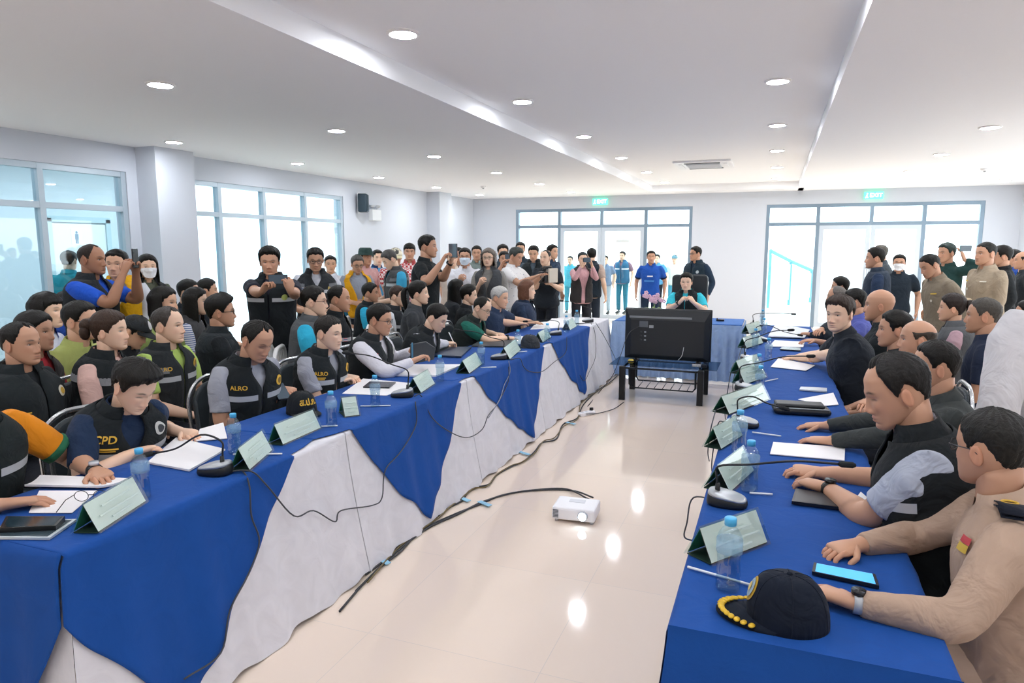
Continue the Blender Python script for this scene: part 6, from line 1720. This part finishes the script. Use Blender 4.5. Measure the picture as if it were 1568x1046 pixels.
a = [fl(655 + 17 * math.cos(t), 770 + 20 * math.sin(t), .012 + .004 * (t % 3)) for t in np.linspace(0, 15, 44)]
cable('coil of black cable lying by the second blue overlay point', a + [fl(690, 768), fl(683, 750), fl(688, 757), fl(672, 790)], .006, smooth_n=3)
for lab, x, y in [('blue tape strip on the floor nearest the second overlay point', 586, 858), ('blue tape strip holding cables by the coil', 710, 764), ('blue tape strip on the projector cables', 742, 771), ('blue tape strip halfway along the aisle', 803, 694), ('blue tape strip by the far power strip', 874, 648)]:
    c = fl(x, y, .013); tag(MB().box((0, 0, 0), (.11, .035, .004)).build('tape_strip', mat('blue_tape', '#8fc3dc', .6), loc=c, rz=R(-25), smooth=False), lab, 'tape', 'blue tape strips')
ps = empty('power_strip', fl(898, 636, .0), R(60), 'white power strip lying on the floor by the left tables', 'power strip')
MB().box((0, 0, .02), (.2, .06, .04)).build('body', PW, ps, smooth=False, bevel=.01)
for k in range(3): MB().box((-.06 + k * .06, 0, .041), (.03, .03, .003)).build('socket', ACG, ps, smooth=False)
MB().box((.07, 0, .055), (.03, .03, .03)).build('plug', BLK, ps, smooth=False, bevel=.004)
cable('cable from the power strip toward the television stand', [fl(898, 634, .03), fl(915, 633), fl(940, 626), fl(955, 616)], .004)
cable('cable hanging from the television to the floor', [px(978, 500, Y=7.73), px(962, 512, Y=7.6), px(950, 545, Y=7.5), px(938, 575, Y=7.6), fl(918, 600), fl(900, 622)], .004)
cable('short white cable hanging behind the television', [px(1047, 532, Y=7.72), px(1044, 545, Y=7.68), px(1038, 552, Y=7.70)], .003, '#c8ccd0')
sd = lambda x, y: px(x, y, X=-1.99)
def hang(label, pts, c='#3a3d42', r=.0035): cable(label, pts, r, c, 'microphone cables')
tb = lambda x, y: px(x, y, Z=.762)
def on_cloth(x, y):
    for X in np.linspace(-2.0, -1.80, 41):
        p = px(x, y, X=X)
        if p[2] < .01: continue
        if abs(side_drape(p[1], p[2], .028) - X) < .004: return p
    return px(x, y, X=-1.93)
oc_ = on_cloth
hang('microphone cable dangling down the nearest blue overlay', [tb(352, 722), tb(372, 722), oc_(382, 745), oc_(385, 790), oc_(397, 830), oc_(380, 880), oc_(352, 935), oc_(338, 1000), oc_(282, 1040)])
hang('microphone cable looping across to the coiled cables', [tb(350, 722), tb(385, 722), oc_(410, 745), oc_(450, 790), oc_(480, 782), oc_(513, 799), oc_(522, 782), oc_(570, 774), oc_(585, 762), oc_(590, 720), oc_(615, 690), oc_(637, 650), tb(636, 615)])
hang('microphone cable looping between the second and third left microphones', [tb(634, 607), tb(645, 606), oc_(662, 640), oc_(690, 662), oc_(716, 670), oc_(738, 658), oc_(748, 636), oc_(762, 618), oc_(778, 585), tb(779, 562)])
hang('pale microphone cable hanging over the second blue overlay', [tb(779, 553), oc_(781, 570), oc_(772, 590), oc_(765, 612), oc_(748, 640)], '#8a8f9a')
hang('microphone cable looping between the third and fourth left microphones', [tb(782, 551), tb(796, 549), oc_(802, 562), oc_(812, 569), oc_(830, 569), oc_(848, 555), oc_(866, 540), tb(868, 516)])
hang('microphone cable hanging at the far end of the left tables', [tb(905, 495), oc_(911, 510), oc_(912, 545), oc_(903, 568), oc_(895, 583), oc_(888, 575)])
hang('cable from the far left microphone down to the floor', [tb(912, 494), px(925, 515, X=-1.9), px(938, 540, X=-1.86), fl(948, 562)])
RS = [((1108, 770), (1062, 762), (1052, 800), (1048, 822), (1060, 828)), ((1112, 648), (1100, 648), (1092, 690), (1090, 720), (1096, 736)), ((1128, 598), (1104, 612), (1090, 650), (1084, 690), (1086, 706)), ((1134, 554), (1122, 560), (1114, 600), (1110, 630), (1112, 650)), ((1150, 524), (1138, 528), (1128, 560), (1122, 590), (1124, 606))]
for (lab, pts) in zip(('beside the first right microphone', 'beside the second right microphone', 'beside the third right microphone', 'beside the fourth right microphone', 'beside the fifth right microphone'), RS):
    w = [px(*pts[0], Z=.772)] + [px(x, y, X=-.26 - .02 * i) for i, (x, y) in enumerate(pts[1:])]
    hang('black cable loop hanging off the aisle edge %s' % lab, w)
